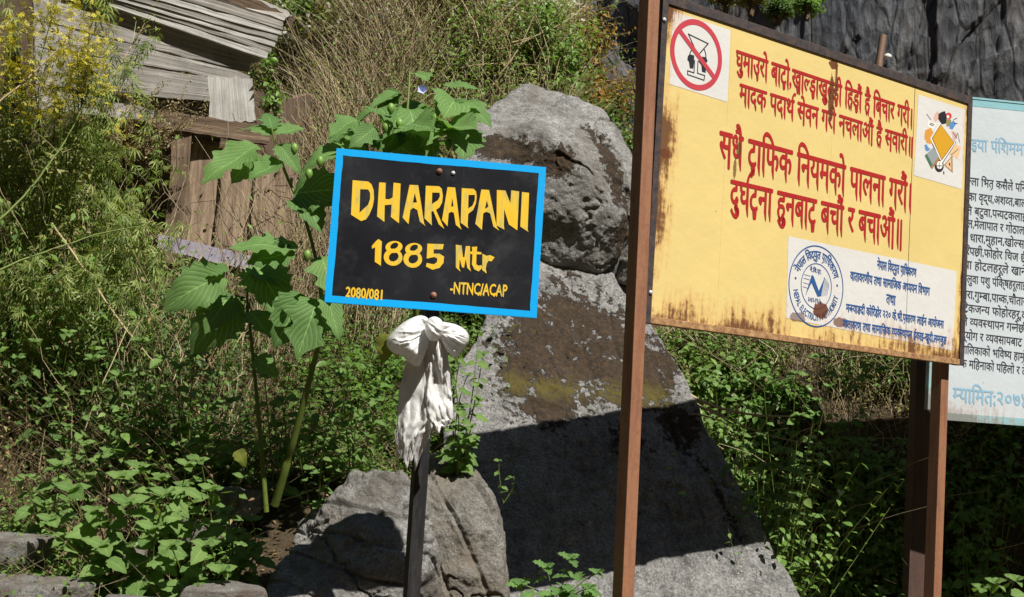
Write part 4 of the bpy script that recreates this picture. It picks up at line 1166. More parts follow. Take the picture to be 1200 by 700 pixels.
# wall boards under the eave
wl = [((40, -60), (300, 48), (292, 85), (40, 22)), ((40, 24), (292, 87), (292, 98), (40, 53)), ((40, 55), (290, 100), (290, 123), (40, 98)), ((40, 100), (260, 125), (260, 150), (40, 128))]
for k, q in enumerate(wl):
    pk('wall_plank', q, (6.78, 7.38, 7.38, 6.78), .035, WGREY, seed=40 + k, jag=.003, warp=.004, nx=14)
pk('leaning_plank', [(243, 90), (297, 92), (303, 143), (245, 143)], (7.02, 7.06, 7.04, 7.0), .03, WPALE, seed=51, along=1, jag=.005, warp=.002, nx=12)
pk('lintel_beam', [(186, 128), (318, 150), (316, 170), (182, 149)], (6.65, 6.9, 6.9, 6.65), .14, WBROWN, seed=52, jag=.003, nx=12)
pk('door_post', [(203, 150), (226, 153), (212, 348), (187, 344)], (6.72, 6.74, 6.72, 6.7), .11, WBROWN, seed=53, along=1, jag=.006)
for k, (a, b, c, d) in enumerate([((226, 166), (262, 172), (250, 298), (211, 290)), ((263, 172), (300, 180), (290, 310), (251, 298)), ((301, 180), (348, 190), (342, 324), (291, 310))]):
    pk('door_plank', [a, b, c, d], (6.82, 6.86, 6.84, 6.8), .03, WDOOR, seed=60 + k, along=1, jag=.004)
pk('metal_strip', [(186, 274), (298, 301), (296, 318), (183, 291)], (6.62, 6.72, 6.72, 6.62), .012, LILAC, seed=70, jag=.002, warp=.004)
pk('sill_beam', [(196, 306), (306, 334), (304, 352), (192, 326)], (6.74, 6.86, 6.86, 6.74), .1, WBROWN, seed=71)
pk('lower_post', [(190, 318), (208, 322), (206, 392), (184, 388)], (6.7, 6.71, 6.7, 6.7), .1, WBROWN, seed=72, along=1)
pk('lower_beam', [(60, 312), (190, 324), (188, 334), (58, 322)], (6.8, 6.8, 6.8, 6.8), .1, WBROWN, seed=73)
pk('lower_beam', [(70, 350), (190, 356), (188, 380), (68, 372)], (6.95, 6.95, 6.95, 6.95), .08, WGREY, seed=74)
pk('back_wall', [(20, 60), (380, 120), (380, 420), (0, 420)], (8.1, 8.1, 8.1, 8.1), .05, WBROWN, seed=75)
pk('side_wall', [(318, 120), (366, 110), (366, 400), (330, 400)], (7.0, 8.1, 8.1, 7.0), .04, WBROWN, seed=76, along=1)
pk('side_wall', [(-40, 20), (40, 40), (40, 420), (-40, 420)], (6.8, 8.1, 8.1, 6.8), .04, WBROWN, seed=77, along=1)
# ------------------------------------------------------------ foliage materials
LG = leaf_mat('fresh_green_leaf', (.075, .15, .03), (.13, .24, .05), (.26, .36, .11), .35, .42)
LD = leaf_mat('dark_green_leaf', (.04, .085, .025), (.075, .14, .035), (.13, .20, .055), .3)
LY_ = leaf_mat('olive_leaf', (.09, .12, .03), (.19, .20, .055), (.34, .30, .11), .3)
LH = leaf_mat('hemp_leaf', (.10, .16, .04), (.21, .28, .07), (.44, .45, .18), .35)
YF = leaf_mat('yellow_blossom', (.40, .36, .03), (.56, .49, .04), (.55, .50, .12), .25, .6, 1.2)
OF = leaf_mat('orange_brown_foliage', (.16, .08, .015), (.28, .15, .025), (.34, .24, .05), .25, .7, 1.2)
WF = leaf_mat('white_petal', (.62, .6, .55), (.72, .7, .66), (.75, .74, .72), .25, .6, 1.1)
ST = leaf_mat('straw_stalk', (.26, .20, .11), (.43, .34, .20), (.60, .52, .35), .1, .7, 1.1)
GS = leaf_mat('green_stem', (.07, .11, .02), (.13, .18, .035), (.2, .24, .07), .1, .5, 1.2)
BS = leaf_mat('brown_stem', (.06, .04, .022), (.12, .08, .045), (.2, .15, .09), .05, .8, 1.1)
LIT = leaf_mat('dead_leaf', (.10, .06, .03), (.22, .14, .07), (.34, .25, .14), .15, .8, 1.1)
BIGM = big_leaf_mat('nightshade_leaf', (.10, .20, .06), (.17, .30, .09), .33)
NETM = big_leaf_mat('nettle_leaf', (.11, .20, .055), (.19, .30, .085), .3)
YELM = big_leaf_mat('yellowing_leaf', (.16, .19, .03), (.24, .24, .04), .35)
Z = np.array([0, 0, 1.])
def clump(P, sc, thr, seed):
    return fbm(P * sc, 3, seed) > thr
def cover(name, n, box, H, m, leafL, mats, wr=.5, tmpl=OV, lean=.5, droop=.3, opp=False, thr=-9, seed=0, upmix=.5, parent=None, stem=.0012, kind='stuff', tb=.0, lift=0.0, test=None):
    P = on_ground(n, *box)
    if thr > -9: P = P[clump(P, 2.2, thr, seed)]
    if test is not None: P = P[test(P)]
    n = len(P)
    Hh = rng.uniform(*H, n) * (1 + .35 * fbm(P * 1.6, 2, seed + 3))
    # ground normal, roughly
    e = .15
    gxn = (ground(P[:, 0] + e, P[:, 1], False) - ground(P[:, 0] - e, P[:, 1], False)) / (2 * e)
    gyn = (ground(P[:, 0], P[:, 1] + e, False) - ground(P[:, 0], P[:, 1] - e, False)) / (2 * e)
    N = unit(np.stack([-gxn, -gyn, np.ones(n)], 1)); up = unit(N * (1 - upmix) + Z * upmix + rng.normal(0, .22, (n, 3)))
    LP, D, Nn, L, S = sprigs(P + Z * lift, up, Hh, m, rng.uniform(*leafL, n), lean, droop, opp=opp)
    t = np.clip(np.repeat(.5 + .5 * fbm(P * 1.1, 3, seed + 5), m) * .6 + rng.random(len(LP)) * .45 + tb, 0, 1)
    o = leaf_object(name, LP, D, Nn, L, L * wr, tmpl, mats[0], parent, t, kind)
    s = stem_object(name.replace('_leaves', '') + '_stems' if parent is None else 'stems', S, stem, stem * .5, mats[1], parent, kind=kind) if stem else None
    return o, s, P

def straw(name, P, H, lean, mat, r=.0012, segs=6, hang=0.0, kind='stuff', parent=None, up=None):
    n = len(P); a = rng.random(n) * 6.28; side = np.stack([np.cos(a), np.sin(a), np.zeros(n)], 1)
    up = Z if up is None else up
    t = np.linspace(0, 1, segs)
    wob = rng.normal(0, .034, (n, segs, 3)).cumsum(1)
    S = P[:, None] + H[:, None, None] * t[None, :, None] * up + (H * lean)[:, None, None] * (t ** 2)[None, :, None] * side[:, None] + wob * H[:, None, None] * .9 - hang * (H[:, None] * t ** 2)[..., None] * Z
    return stem_object(name, S, rng.uniform(.6, 1.3, n) * r, r * .4, mat, parent, kind=kind)

# ---------------- masses nobody could count (the setting's ground cover)
clear = lambda P: ~((P[:, 0] > -1.02) & (P[:, 1] < 5.65) & (P[:, 0] < 2)) & ~((P[:, 0] > -.3) & (P[:, 1] < 6.9) & (P[:, 0] < 1.6))
cover('ground_cover', 2600, (-2.7, -.35, 4.5, 6.6), (.06, .22), 9, (.022, .048), (LG, GS), .62, OV, .5, .25, seed=3, thr=0, test=clear)
cover('ground_cover', 3400, (-3.2, -.45, 5.2, 6.9), (.15, .5), 11, (.035, .085), (LG, GS), .55, OV, .5, .35, seed=8, thr=-.15, test=clear)
cover('ground_cover', 1800, (-3.2, -.9, 5.6, 6.7), (.3, .75), 14, (.025, .06), (LD, GS), .6, OV, .4, .4, seed=18, thr=-.4, test=clear)
cover('dry_weeds', 1500, (-3.0, -.6, 5.0, 6.9), (.1, .45), 9, (.015, .04), (LIT, BS), .35, SI, .7, .5, seed=27, thr=-.1, test=clear)
P = on_ground(1300, -3.0, -.6, 5.0, 6.8); P = P[clear(P)]; straw('dead_stems', P, rng.uniform(.15, .6, len(P)), .9, BS, .0016, 8, .1)
cover('weeds', 1500, (-2.7, .3, 4.4, 6.2), (.05, .25), 8, (.012, .028), (LY_, ST), .4, SI, .6, .2, seed=23, thr=-.1, test=clear)
P = on_ground(260, -3.0, -1.25, 5.5, 6.5); straw('dry_stalks', P, rng.uniform(.6, 1.5, len(P)), .35, ST, .0028, 10, .05)
cover('mixed_weeds', 420, (-3.2, -1.3, 5.5, 6.5), (.5, 1.25), 16, (.03, .08), (LG, GS), .5, OV, .3, .5, seed=19, thr=-.2)
cover('mixed_weeds', 260, (-3.2, -1.3, 5.4, 6.4), (.5, 1.2), 18, (.02, .05), (LIT, BS), .35, SI, .4, .5, seed=29, thr=-.2)
# leaf litter and straw lying on the bank
P = on_ground(9000, -2.9, .6, 4.3, 7.2); P[:, 2] += .008
a = rng.random(len(P)) * 6.28
leaf_object('leaf_litter', P, np.stack([np.cos(a), np.sin(a), rng.normal(.3, .3, len(P))], 1), Z + rng.normal(0, .4, P.shape), rng.uniform(.02, .055, len(P)), rng.uniform(.006, .025, len(P)), SI, LIT)
P = on_ground(2600, -2.8, .5, 4.4, 6.9); P = P[clear(P)]; straw('dry_grass', P, rng.uniform(.06, .28, len(P)), 1.1, ST, .0011)
# dry stalks standing and hanging beside the hut
P = on_ground(1500, -1.45, -.75, 7.2, 9.4)
straw('dry_grass', P, rng.uniform(.4, 1.2, len(P)), .35, ST, .0034, 9, .08)
P = on_ground(500, -1.45, -.6, 7.0, 9.0)
straw('dry_grass', P, rng.uniform(.4, 1.1, len(P)), .5, BS, .0034, 9, .1)
cover('hillside_growth', 700, (-1.5, -.6, 7.0, 9.2), (.3, .9), 14, (.025, .06), (LY_, ST), .5, SI, .5, .4, seed=57, stem=.0016)
P = on_ground(1500, -1.32, -.6, 6.6, 7.4)
straw('dry_grass', P, rng.uniform(.5, 1.15, len(P)), .28, ST, .0026, 7, .08)
P = on_ground(2600, -1.8, .3, 8.2, 12.5)
straw('dry_grass', P, rng.uniform(.4, 1.0, len(P)), .4, ST, .0034, 6, .05)
# hillside above: tangled small leaved growth with white and yellow specks
cover('hillside_growth', 5200, (-2.6, 1.0, 7.4, 11.5), (.2, .6), 12, (.03, .06), (LY_, ST), .45, SI, .5, .3, seed=31, thr=-.35, stem=.002, test=lambda P: P[:, 0] < .053 * P[:, 1] - .2)
cover('hillside_growth', 5200, (-2.4, 1.3, 7.6, 13.5), (.2, .6), 12, (.03, .065), (LG, ST), .5, SI, .5, .3, seed=41, thr=-.1, stem=.002, test=lambda P: P[:, 0] < .053 * P[:, 1] - .2)
cover('hillside_growth', 3200, (-4.5, 2.2, 12, 19), (.3, .7), 14, (.09, .2), (LY_, ST), .55, SI, .5, .3, seed=51, stem=.004, test=lambda P: P[:, 0] < .053 * P[:, 1] - .45)
cover('hillside_growth', 2200, (-1.5, .3, 6.4, 8.2), (.15, .5), 10, (.025, .05), (LG, GS), .5, OV, .5, .3, seed=55, thr=-.1, stem=.0018)
P = on_ground(900, -1.9, .3, 8.4, 11.0); P = P[clump(P, 1.6, .12, 77)]
q = np.repeat(P, 26, 0) + rng.normal(0, .055, (len(P) * 26, 3)) * [1, 1, .35]; q[:, 2] += np.repeat(rng.uniform(.45, .85, len(P)), 26)
leaf_object('white_wildflowers', q, rng.normal(0, 1, q.shape) * [1, 1, .2], Z + rng.normal(0, .35, q.shape) - [0, .5, 0], rng.uniform(.022, .04, len(q)), rng.uniform(.022, .04, len(q)), FL, WF)
# right hand bank: lit tangle and shaded undergrowth
cover('undergrowth', 4600, (.75, 4.4, 7.95, 8.6), (.08, .26), 11, (.04, .085), (LG, GS), .62, OV, .5, .3, seed=61, thr=-.12, stem=.0018)
cover('undergrowth', 1500, (2.1, 4.6, 7.2, 7.9), (.2, .5), 11, (.03, .07), (LG, GS), .62, OV, .5, .3, seed=66, thr=-.6, stem=.0018)
cover('undergrowth', 1600, (.75, 4.0, 7.8, 9.4), (.15, .45), 10, (.02, .045), (LY_, ST), .5, SI, .5, .3, seed=69, thr=-.3, stem=.0018)
cover('undergrowth', 200, (1.06, 1.36, 6.3, 6.55), (.7, 1.15), 20, (.04, .08), (LG, GS), .62, OV, .12, .3, seed=67, upmix=.9, stem=.0025)
P = on_ground(900, .8, 4.0, 7.9, 9.0); straw('dry_grass', P, rng.uniform(.25, .7, len(P)), .8, ST, .002, 6, .2)
P = on_ground(500, .8, 3.4, 7.9, 8.5); P[:, 2] += rng.uniform(.0, .3, len(P)); straw('dry_twigs', P, rng.uniform(.2, .6, len(P)), 1.4, BS, .0022, 6, .1)
P = on_ground(160, .8, 2.6, 8.0, 8.5); P[:, 2] += rng.uniform(.1, .3, len(P)); straw('pale_twigs', P, rng.uniform(.3, .8, len(P)), 1.5, ST, .0035, 9, .15)

# ---------------- single plants
def bezier(p0, p1, p2, n=10):
    t = np.linspace(0, 1, n)[:, None]; return (1 - t) ** 2 * p0 + 2 * t * (1 - t) * p1 + t * t * p2
def tube_part(name, pts, r0, r1, mat, parent, sides=8):
    V, T = tubes(np.array([pts]), r0, r1, sides)
    return link(name, mesh_np(name, V, T, np.full(len(V), .5)), mat, parent, smooth=True)
def fine_plant(name, label, cat, root, tips, mat, smat, tmpl=OV, nl=14, L=(.03, .06), wr=.5, group=None, side_shoots=4, sl=.25, r=.003, droop=.35, tb=0., flowers=None, sides=5, jitter=.0):
    """a plant with several main stems, side shoots and many small leaves"""
    root = np.array(root, float)
    e = empty(name, root, label, cat, group)
    LPs = []; fl = []
    for tip in tips:
        tip = np.array(tip, float); mid = (root + tip) / 2 + rng.normal(0, .06, 3) * np.linalg.norm(tip - root) + Z * .12 * np.linalg.norm(tip - root)
        st = bezier(root + rng.normal(0, .01, 3), mid, tip, 12)
        tube_part('stem', st, r, r * .45, smat, e, sides)
        k = rng.integers(2, 12, side_shoots); b = st[k]
        up = unit(unit(st[-1] - st[0]) * .6 + rng.normal(0, .6, (side_shoots, 3)) + Z * .25)
        H = rng.uniform(.5, 1.2, side_shoots) * sl
        LPs.append(sprigs(b, up, H, nl, rng.uniform(*L, side_shoots), .35, droop))
        # leaves right along the main stem
        LPs.append(sprigs(st[3:4], unit(st[-1] - st[3])[None], np.array([np.linalg.norm(st[-1] - st[3])]), nl * 2, np.array([L[1]]), .0, droop, t0=.05))
        fl.append(b + up * H[:, None]); fl.append(st[-1:])
    P = np.concatenate([x[0] for x in LPs]); D = np.concatenate([x[1] for x in LPs]); N = np.concatenate([x[2] for x in LPs]); Ll = np.concatenate([x[3] for x in LPs])
    leaf_object('leaves', P, D, N, Ll, Ll * wr, tmpl, mat, e, np.clip(rng.random(len(P)) * .7 + .15 + tb, 0, 1))
    stem_object('side_shoots', np.concatenate([x[4] for x in LPs if len(x[4]) > 1]), r * .4, r * .2, smat, e)
    if flowers is not None:
        fp_ = np.concatenate(fl); zz = np.array([t_[2] for t_ in tips]).max(); fp_ = fp_[fp_[:, 2] > zz - .42 * (1 if tmpl is SI and mat is LY_ else 9)]; m_, cnt, s_, spread = flowers
        q = np.repeat(fp_, cnt, 0) + rng.normal(0, spread, (len(fp_) * cnt, 3))
        leaf_object('blossom', q, rng.normal(0, 1, q.shape), Z + rng.normal(0, .6, q.shape), rng.uniform(.6, 1.2, len(q)) * s_, rng.uniform(.6, 1.2, len(q)) * s_, FL, m_, e)
    return e
def base_at(px, py, d):
    p = at(px, py, d); p[2] = max(ground(p[:1], p[1:2])[0] - .01, p[2] - .9); return p
# wild hemp thicket at the left
hemp = [((60, 420, 6.0), [(15, 215, 5.6), (90, 190, 5.7), (140, 230, 5.7), (165, 260, 5.8)], 'wild hemp plant with drooping narrow leaves in front of the dark hut opening'),
        ((30, 460, 5.8), [(40, 300, 5.4), (-10, 330, 5.4), (100, 320, 5.5), (150, 300, 5.6)], 'wild hemp plant low on the left edge below the yellowish sprays'),
        ((-20, 440, 5.9), [(60, 150, 5.5), (10, 110, 5.5), (100, 120, 5.6), (120, 90, 5.7)], 'tall wild hemp plant rising in front of the grey hut wall'),
        ((120, 430, 6.2), [(130, 180, 5.9), (160, 165, 6.0), (110, 150, 5.9), (182, 180, 6.1)], 'wild hemp plant with pale seed heads hanging beside the door post'),
        ((150, 430, 6.1), [(185, 300, 5.9), (130, 260, 5.8), (160, 275, 5.8), (180, 330, 6.1)], 'thin hemp plant with few leaves crossing the dark gap left of the door'),
        ((-60, 430, 5.8), [(20, 20, 5.5), (70, 60, 5.6), (120, 20, 5.8), (165, 45, 6.0)], 'tallest hemp plant, its tips crossing the hut roof')]
for (rx, ry, rd), tips, lb_ in hemp:
    fine_plant('hemp_plant', lb_, 'plant', base_at(rx, ry, rd), [at(*t) for t in tips] + [at(t[0] + rng.uniform(-55, 12), t[1] + rng.uniform(0, 70), t[2]) for t in tips], LH, GS, PA, 12, (.045, .09), .42, 'wild hemp at the left', 8, .24, .0035, .7)
# yellow flowering shrub, top left corner
for (rx, rd, lb_, tips) in ((10, 5.9, 'bright yellow blossoming shrub in the top left corner', [(20, 40), (60, 20), (90, 60), (40, 90), (10, 110), (80, 110), (-20, 60), (110, 30)]),
                            (70, 6.0, 'yellow blossoming branch lower right of the corner shrub, over the hut wall', [(60, 110), (95, 80), (75, 60), (30, 30), (100, 100)])):
    fine_plant('yellow_flowering_shrub', lb_, 'shrub', base_at(rx, 440, rd), [at(a + rng.uniform(-6, 6), b, rd - .55) for a, b in tips], LY_, GS, SI, 14, (.025, .045), .4, None, 9, .24, .0035, .2, 0, (YF, 34, .026, .045))
# pale canes
for (a, b, lb_) in (((-40, 150, 5.2), (92, 18, 5.4), 'pale leafless stem slanting across the top left corner'), ((-10, 265, 5.1), (112, 92, 5.5), 'straight yellowish cane slanting up at the left'), ((-40, 335, 5.0), (165, 262, 5.5), 'long yellowish cane lying almost level at the left edge'), ((60, 262, 5.6), (190, 440, 5.3), 'thin pale cane slanting down to the right at the left'),
                  ((130, 90, 5.9), (172, 20, 6.0), 'short pale twig crossing the hut wall under the eave'), ((135, 155, 5.9), (170, 108, 6.0), 'short bare twig leaning in front of the lower wall planks')):
    p0, p1 = at(*a), at(*b); L_ = np.linalg.norm(p1 - p0)
    t = np.linspace(0, 1, 24)[:, None]; g_ = bezier(p0, (p0 + p1) / 2 + rng.normal(0, .05, 3) * L_, p1, 24) + np.cumsum(rng.normal(0, .0018, (24, 3)), 0)
    e = empty('bare_cane', p0, lb_, 'stem')
    tube_part('cane', g_, .0055, .002, GS if 'yellow' in lb_ else ST, e, 7)
    k = rng.integers(5, 23, 7); dd = unit(unit(p1 - p0) + rng.normal(0, .6, (7, 3))); hh = rng.uniform(.05, .16, 7)[:, None]
    stem_object('side_shoots', np.stack([g_[k], g_[k] + dd * hh * .5, g_[k] + dd * hh + [0, 0, -.01]], 1), .0016, .0007, ST, e)
    LP, D, N, L, S = sprigs(g_[k] + dd * hh * .6, dd, hh[:, 0], 5, np.full(7, .035), .2, .6)
    leaf_object('leaves', LP, D, N, L, L * .3, SI, LH, e)

# large leaved nightshade plants
bigl = [big_leaf('leaf', BIGM, w_, t_, l_, s, dr_) for s, (w_, t_, l_, dr_) in enumerate([(.72, 5, .16, .34), (.6, 4, .24, .2), (.8, 6, .12, .5), (.55, 5, .28, .1), (.66, 4, .2, .6), (.75, 3, .26, .3), (.5, 6, .14, .4), (.85, 5, .2, .15)])]
yell = [big_leaf('leaf', YELM, .8, 5, .08, s + 20, .4, heart=True) for s in range(2)]
def big_plant(name, label, cat, stems, lv, group=None, r=.012, meshes=None, mat=GS, extra=()):
    root = np.array(stems[0][0], float)
    e = empty(name, (root[0], root[1], root[2]), label, cat, group)
    for (a, b, c, rr) in stems:
        tube_part('stem', bezier(np.array(a), np.array(b), np.array(c), 16), rr, rr * .55, mat, e, 9)
    ms = meshes or bigl
    for (px, py, d, tx, ty, td, nrm) in lv:
        p = at(px, py, d); q = at(tx, ty, td); L = np.linalg.norm(q - p)
        m_ = ms[int(rng.integers(len(ms)))]
        place_leaf(m_, e, p, q - p, np.array(nrm, float), L)
    return e
U = (.1, -.55, .8); V_ = (.3, -.9, .3); W_ = (.45, -.75, .55)
A0 = at(312, 600, 5.0)
e1 = big_plant('nightshade_plant', 'tall nightshade plant with broad green leaves and pale green stems, left of the black sign', 'plant',
    [(A0, at(303, 480, 4.98), at(292, 375, 4.95), .011), (at(322, 592, 5.0), at(350, 500, 4.9), at(376, 392, 4.8), .017), (at(376, 392, 4.8), at(384, 330, 4.8), at(350, 235, 4.85), .010), (at(350, 235, 4.85), at(330, 200, 4.9), at(318, 150, 4.9), .007),
     (at(292, 375, 4.95), at(285, 330, 4.93), at(300, 300, 4.9), .006)],
    [(302, 172, 4.85, 233, 203, 4.7, U), (300, 178, 4.9, 272, 208, 4.85, V_), (318, 158, 4.9, 283, 130, 4.95, U), (320, 152, 4.9, 312, 128, 5.0, V_), (322, 158, 4.9, 357, 146, 4.95, U), (325, 170, 4.9, 350, 190, 4.8, V_), (330, 190, 4.88, 290, 205, 4.8, U),
     (346, 228, 4.85, 395, 210, 4.7, V_), (350, 236, 4.84, 375, 245, 4.7, U), 
     (350, 290, 4.8, 268, 283, 4.72, U), (345, 296, 4.8, 290, 303, 4.7, W_),
     (262, 322, 4.92, 198, 348, 4.78, V_), (268, 318, 4.92, 232, 312, 4.9, U), (300, 312, 4.92, 330, 345, 4.75, V_), (296, 318, 4.92, 336, 318, 4.85, U), (278, 350, 4.93, 228, 402, 4.8, V_), (270, 345, 4.93, 248, 375, 4.8, V_), (296, 330, 4.9, 322, 310, 5.0, U),
     (355, 345, 4.82, 325, 400, 4.7, V_), (372, 350, 4.8, 352, 412, 4.66, V_), (380, 345, 4.8, 402, 385, 4.7, U), (290, 365, 4.94, 318, 385, 4.85, U), (376, 300, 4.82, 392, 340, 4.72, V_), (300, 420, 4.97, 320, 430, 4.9, V_)])
for (px, py, tx, ty) in ((278, 528, 288, 545), (455, 392, 450, 425), (462, 390, 468, 418)):
    place_leaf(yell[int(rng.integers(2))], e1, at(px, py, 4.85), at(tx, ty, 4.83) - at(px, py, 4.85), np.array([.2, -.9, .3]), np.linalg.norm(at(tx, ty, 4.83) - at(px, py, 4.85)))
B0 = at(492, 560, 5.35)
ff = []
cen = [(470, 110), (440, 130), (500, 125), (480, 150), (520, 150), (430, 165), (460, 175), (505, 170), (410, 150), (535, 120)]
for (cx, cy) in cen:
    d = 4.75 + rng.uniform(-.1, .25)
    for k in range(4):
        a = rng.uniform(0, 6.28); ln = rng.uniform(24, 44)
        ff.append((cx, cy, d, cx + ln * math.cos(a), cy + ln * .55 * math.sin(a) + 5, d + .15 * math.sin(a) - .08, (rng.normal(0, .3), -.5, .8)))
ff += [(420, 140, 4.8, 385, 150, 4.7, U), (405, 176, 4.75, 352, 178, 4.7, U), (415, 168, 4.8, 412, 190, 4.6, V_), (440, 150, 4.7, 412, 168, 4.6, W_), (470, 150, 4.7, 450, 176, 4.6, W_), (520, 100, 4.9, 562, 100, 4.9, U), (500, 95, 4.9, 485, 72, 5.0, V_), (480, 130, 4.8, 500, 170, 4.6, V_), (540, 150, 4.85, 545, 182, 4.7, V_)]
e2 = big_plant('nightshade_plant', 'bushy nightshade plant with pale blue flowers rising behind the black sign', 'plant',
    [(B0, at(497, 420, 5.2), at(470, 180, 4.8), .015), (at(460, 300, 4.85), at(440, 200, 4.8), at(420, 140, 4.8), .008), (at(465, 260, 4.85), at(500, 180, 4.8), at(520, 110, 4.9), .008), (at(470, 190, 4.8), at(478, 140, 4.8), at(480, 85, 4.9), .007)], ff)
FLB = paint_mat('pale_blue_petal', (.50, .55, .80), .6, .05)
for (px, py) in ((476, 153), (495, 105)):
    c = at(px, py, 4.62); P5 = [c + np.array([0, .012, -.004])]
    F5 = []
    for k in range(10):
        a = k * math.pi / 5; rr_ = .020 if k % 2 == 0 else .015
        P5.append(c + np.array([math.cos(a) * rr_, -.006, math.sin(a) * rr_ * .9]))
    for k in range(10): F5.append((0, 1 + k, 1 + (k + 1) % 10))
    link('flower', mesh('flower', P5, F5), FLB, e2)
tint_nodes = None
# green lantern fruits
LAN = paint_mat('green_lantern', (.16, .30, .05), .5, .15)
for (px, py) in ((458, 128), (468, 146), (452, 150), (510, 140), (345, 175), (360, 300), (375, 190), (362, 205), (526, 170)):
    bm = bmesh.new(); bmesh.ops.create_uvsphere(bm, u_segments=10, v_segments=7, radius=.017)
    for v in bm.verts:
        a = math.atan2(v.co.y, v.co.x); v.co.x *= 1 + .16 * math.cos(5 * a); v.co.y *= 1 + .16 * math.cos(5 * a); v.co.z *= 1.35; k_ = 1 - .45 * max(0, -v.co.z / .02); v.co.x *= k_ * .85; v.co.y *= k_ * .85
    bmesh.ops.translate(bm, vec=Vector([float(q) for q in at(px, py, 4.66)]), verts=bm.verts)
    link('lantern_fruit', bm_mesh('lantern_fruit', bm), LAN, e2 if px > 400 else e1, smooth=True)

# nettle like plants on the lower left and other small leafy plants
netl = [big_leaf('leaf', NETM, .66, 7, .10, s + 40, .28, 12) for s in range(4)]
def small_plant(name, label, cat, root, tips, nper, L, meshes=netl, group=None, r=.004, tilt=.85):
    root = np.array(root, float); e = empty(name, root, label, cat, group)
    for tip in tips:
        tip = np.array(tip, float); mid = (root + tip) / 2 + np.array([rng.normal(0, .03), 0, .04]); st = bezier(root, mid, tip, 14)
        tube_part('stem', st, r, r * .5, GS, e, 6)
        for k in range(nper):
            t = (k // 2 + 1.2) / (nper / 2 + .2); i = min(13, int(t * 13)); p = st[i]
            a = (k % 2) * math.pi + (k // 2) * 1.57 + rng.normal(0, .45)
            d = np.array([math.cos(a), math.sin(a) * .9 - .15, rng.uniform(-.35, .25)])
            ln = L * rng.uniform(.5, 1.25) * (1.15 - .5 * t)
            place_leaf(meshes[int(rng.integers(len(meshes)))], e, p + unit(d) * ln * .15, d + np.array([0, 0, rng.uniform(-.35, .25)]), np.array([rng.normal(0, .5), -tilt * rng.uniform(.3, 1.5), 1]), ln)
        for k in range(4):
            a = k * 1.57 + .5; d = np.array([math.cos(a), math.sin(a), .55]); ln = L * rng.uniform(.35, .6)
            place_leaf(meshes[int(rng.integers(len(meshes)))], e, st[-1], d, np.array([0, -tilt, 1]), ln)
    return e
net = [((140, 690, 4.75), [(85, 575), (110, 600), (140, 560), (60, 610)], .10, 'nettle plant with broad toothed leaves nearest the bottom left stones'),
       ((165, 680, 4.7), [(150, 590), (180, 620), (195, 580), (120, 640)], .105, 'nettle plant with the largest leaf pair, lower left between the stones'),
       ((230, 700, 4.6), [(200, 640), (240, 640), (225, 690), (260, 670)], .10, 'low nettle plant on the bottom edge left of the grey boulder'),
       ((210, 640, 4.95), [(190, 560), (220, 545), (250, 575), (165, 548)], .085, 'nettle plant in the middle of the lower left patch'),
       ((280, 660, 4.85), [(260, 600), (295, 610), (300, 640), (275, 625)], .07, 'small leafy plant at the left foot of the grey boulder'),
       ((60, 600, 5.0), [(30, 560), (70, 545), (50, 590)], .07, 'small nettle plant close to the left edge above the flat stone'),
       ((100, 560, 5.3), [(100, 520), (130, 530), (160, 520), (75, 530)], .065, 'nettle plant at the upper rim of the lower left patch'),
       ((260, 590, 5.1), [(235, 540), (285, 560), (215, 570)], .06, 'small plant at the foot of the tall pale stem'),
       ((150, 470, 5.5), [(110, 420), (165, 400), (140, 440), (190, 420)], .07, 'leafy plant halfway up the bank under the hut door'),
       ((240, 480, 5.4), [(210, 430), (250, 440), (270, 470), (230, 415)], .07, 'leafy plant just left of the tall nightshade stem')]
for (rp, tips, L, lb_) in net:
    small_plant('nettle_plant', lb_, 'plant', base_at(*rp), [at(a, b, rp[2] - .15) for a, b in tips], 12, L * 1.3, group='nettles on the lower left bank')
for (rp, tips, L, lb_) in [((60, 470, 5.6), [(40, 400), (80, 390), (110, 410), (20, 420)], .07, 'leafy weed between hemp and ground cover near the left edge'),
                             ((330, 500, 5.5), [(310, 440), (340, 430), (360, 460), (330, 470)], .075, 'leafy weed between the two tall nightshade stems'),
                             ((420, 500, 5.6), [(400, 440), (430, 430), (440, 470), (410, 480)], .07, 'leafy weed left of the white scarf above the rock ledge'),
                             ((380, 540, 5.3), [(350, 530), (380, 515), (400, 530)], .055, 'small weed creeping on the top edge of the low rock ledge'),
                             ((100, 500, 5.4), [(60, 470), (100, 460), (140, 480), (80, 500)], .065, 'leafy weed beside the small pale stone up the bank')]:
    small_plant('leafy_plant', lb_, 'plant', base_at(*rp), [at(a, b, rp[2] - .2) for a, b in tips], 12, L)
small_plant('leafy_plant', 'small leafy weed at the foot of the black post, on the left', 'plant', at(448, 705, 4.9), [at(430, 640, 4.75), at(455, 635, 4.75), at(465, 655, 4.7), (at(440, 665, 4.7)), at(425, 680, 4.7)], 10, .055)
small_plant('leafy_plant', 'bright green toothed plant before the shaded slab, just left of the rusty post', 'plant', at(650, 725, 4.7), [at(668, 655, 4.7), at(700, 672, 4.7), at(640, 665, 4.7), at(610, 685, 4.7), at(655, 695, 4.6), at(690, 690, 4.6)], 8, .10, [big_leaf('leaf', BIGM, .55, 4, .3, s + 70, .2, 16) for s in range(3)])
small_plant('leafy_plant', 'bright green plant tip in the bottom right corner', 'plant', at(1175, 760, 4.6), [at(1190, 680, 4.5), at(1150, 690, 4.5), at(1165, 683, 4.5)], 8, .09)
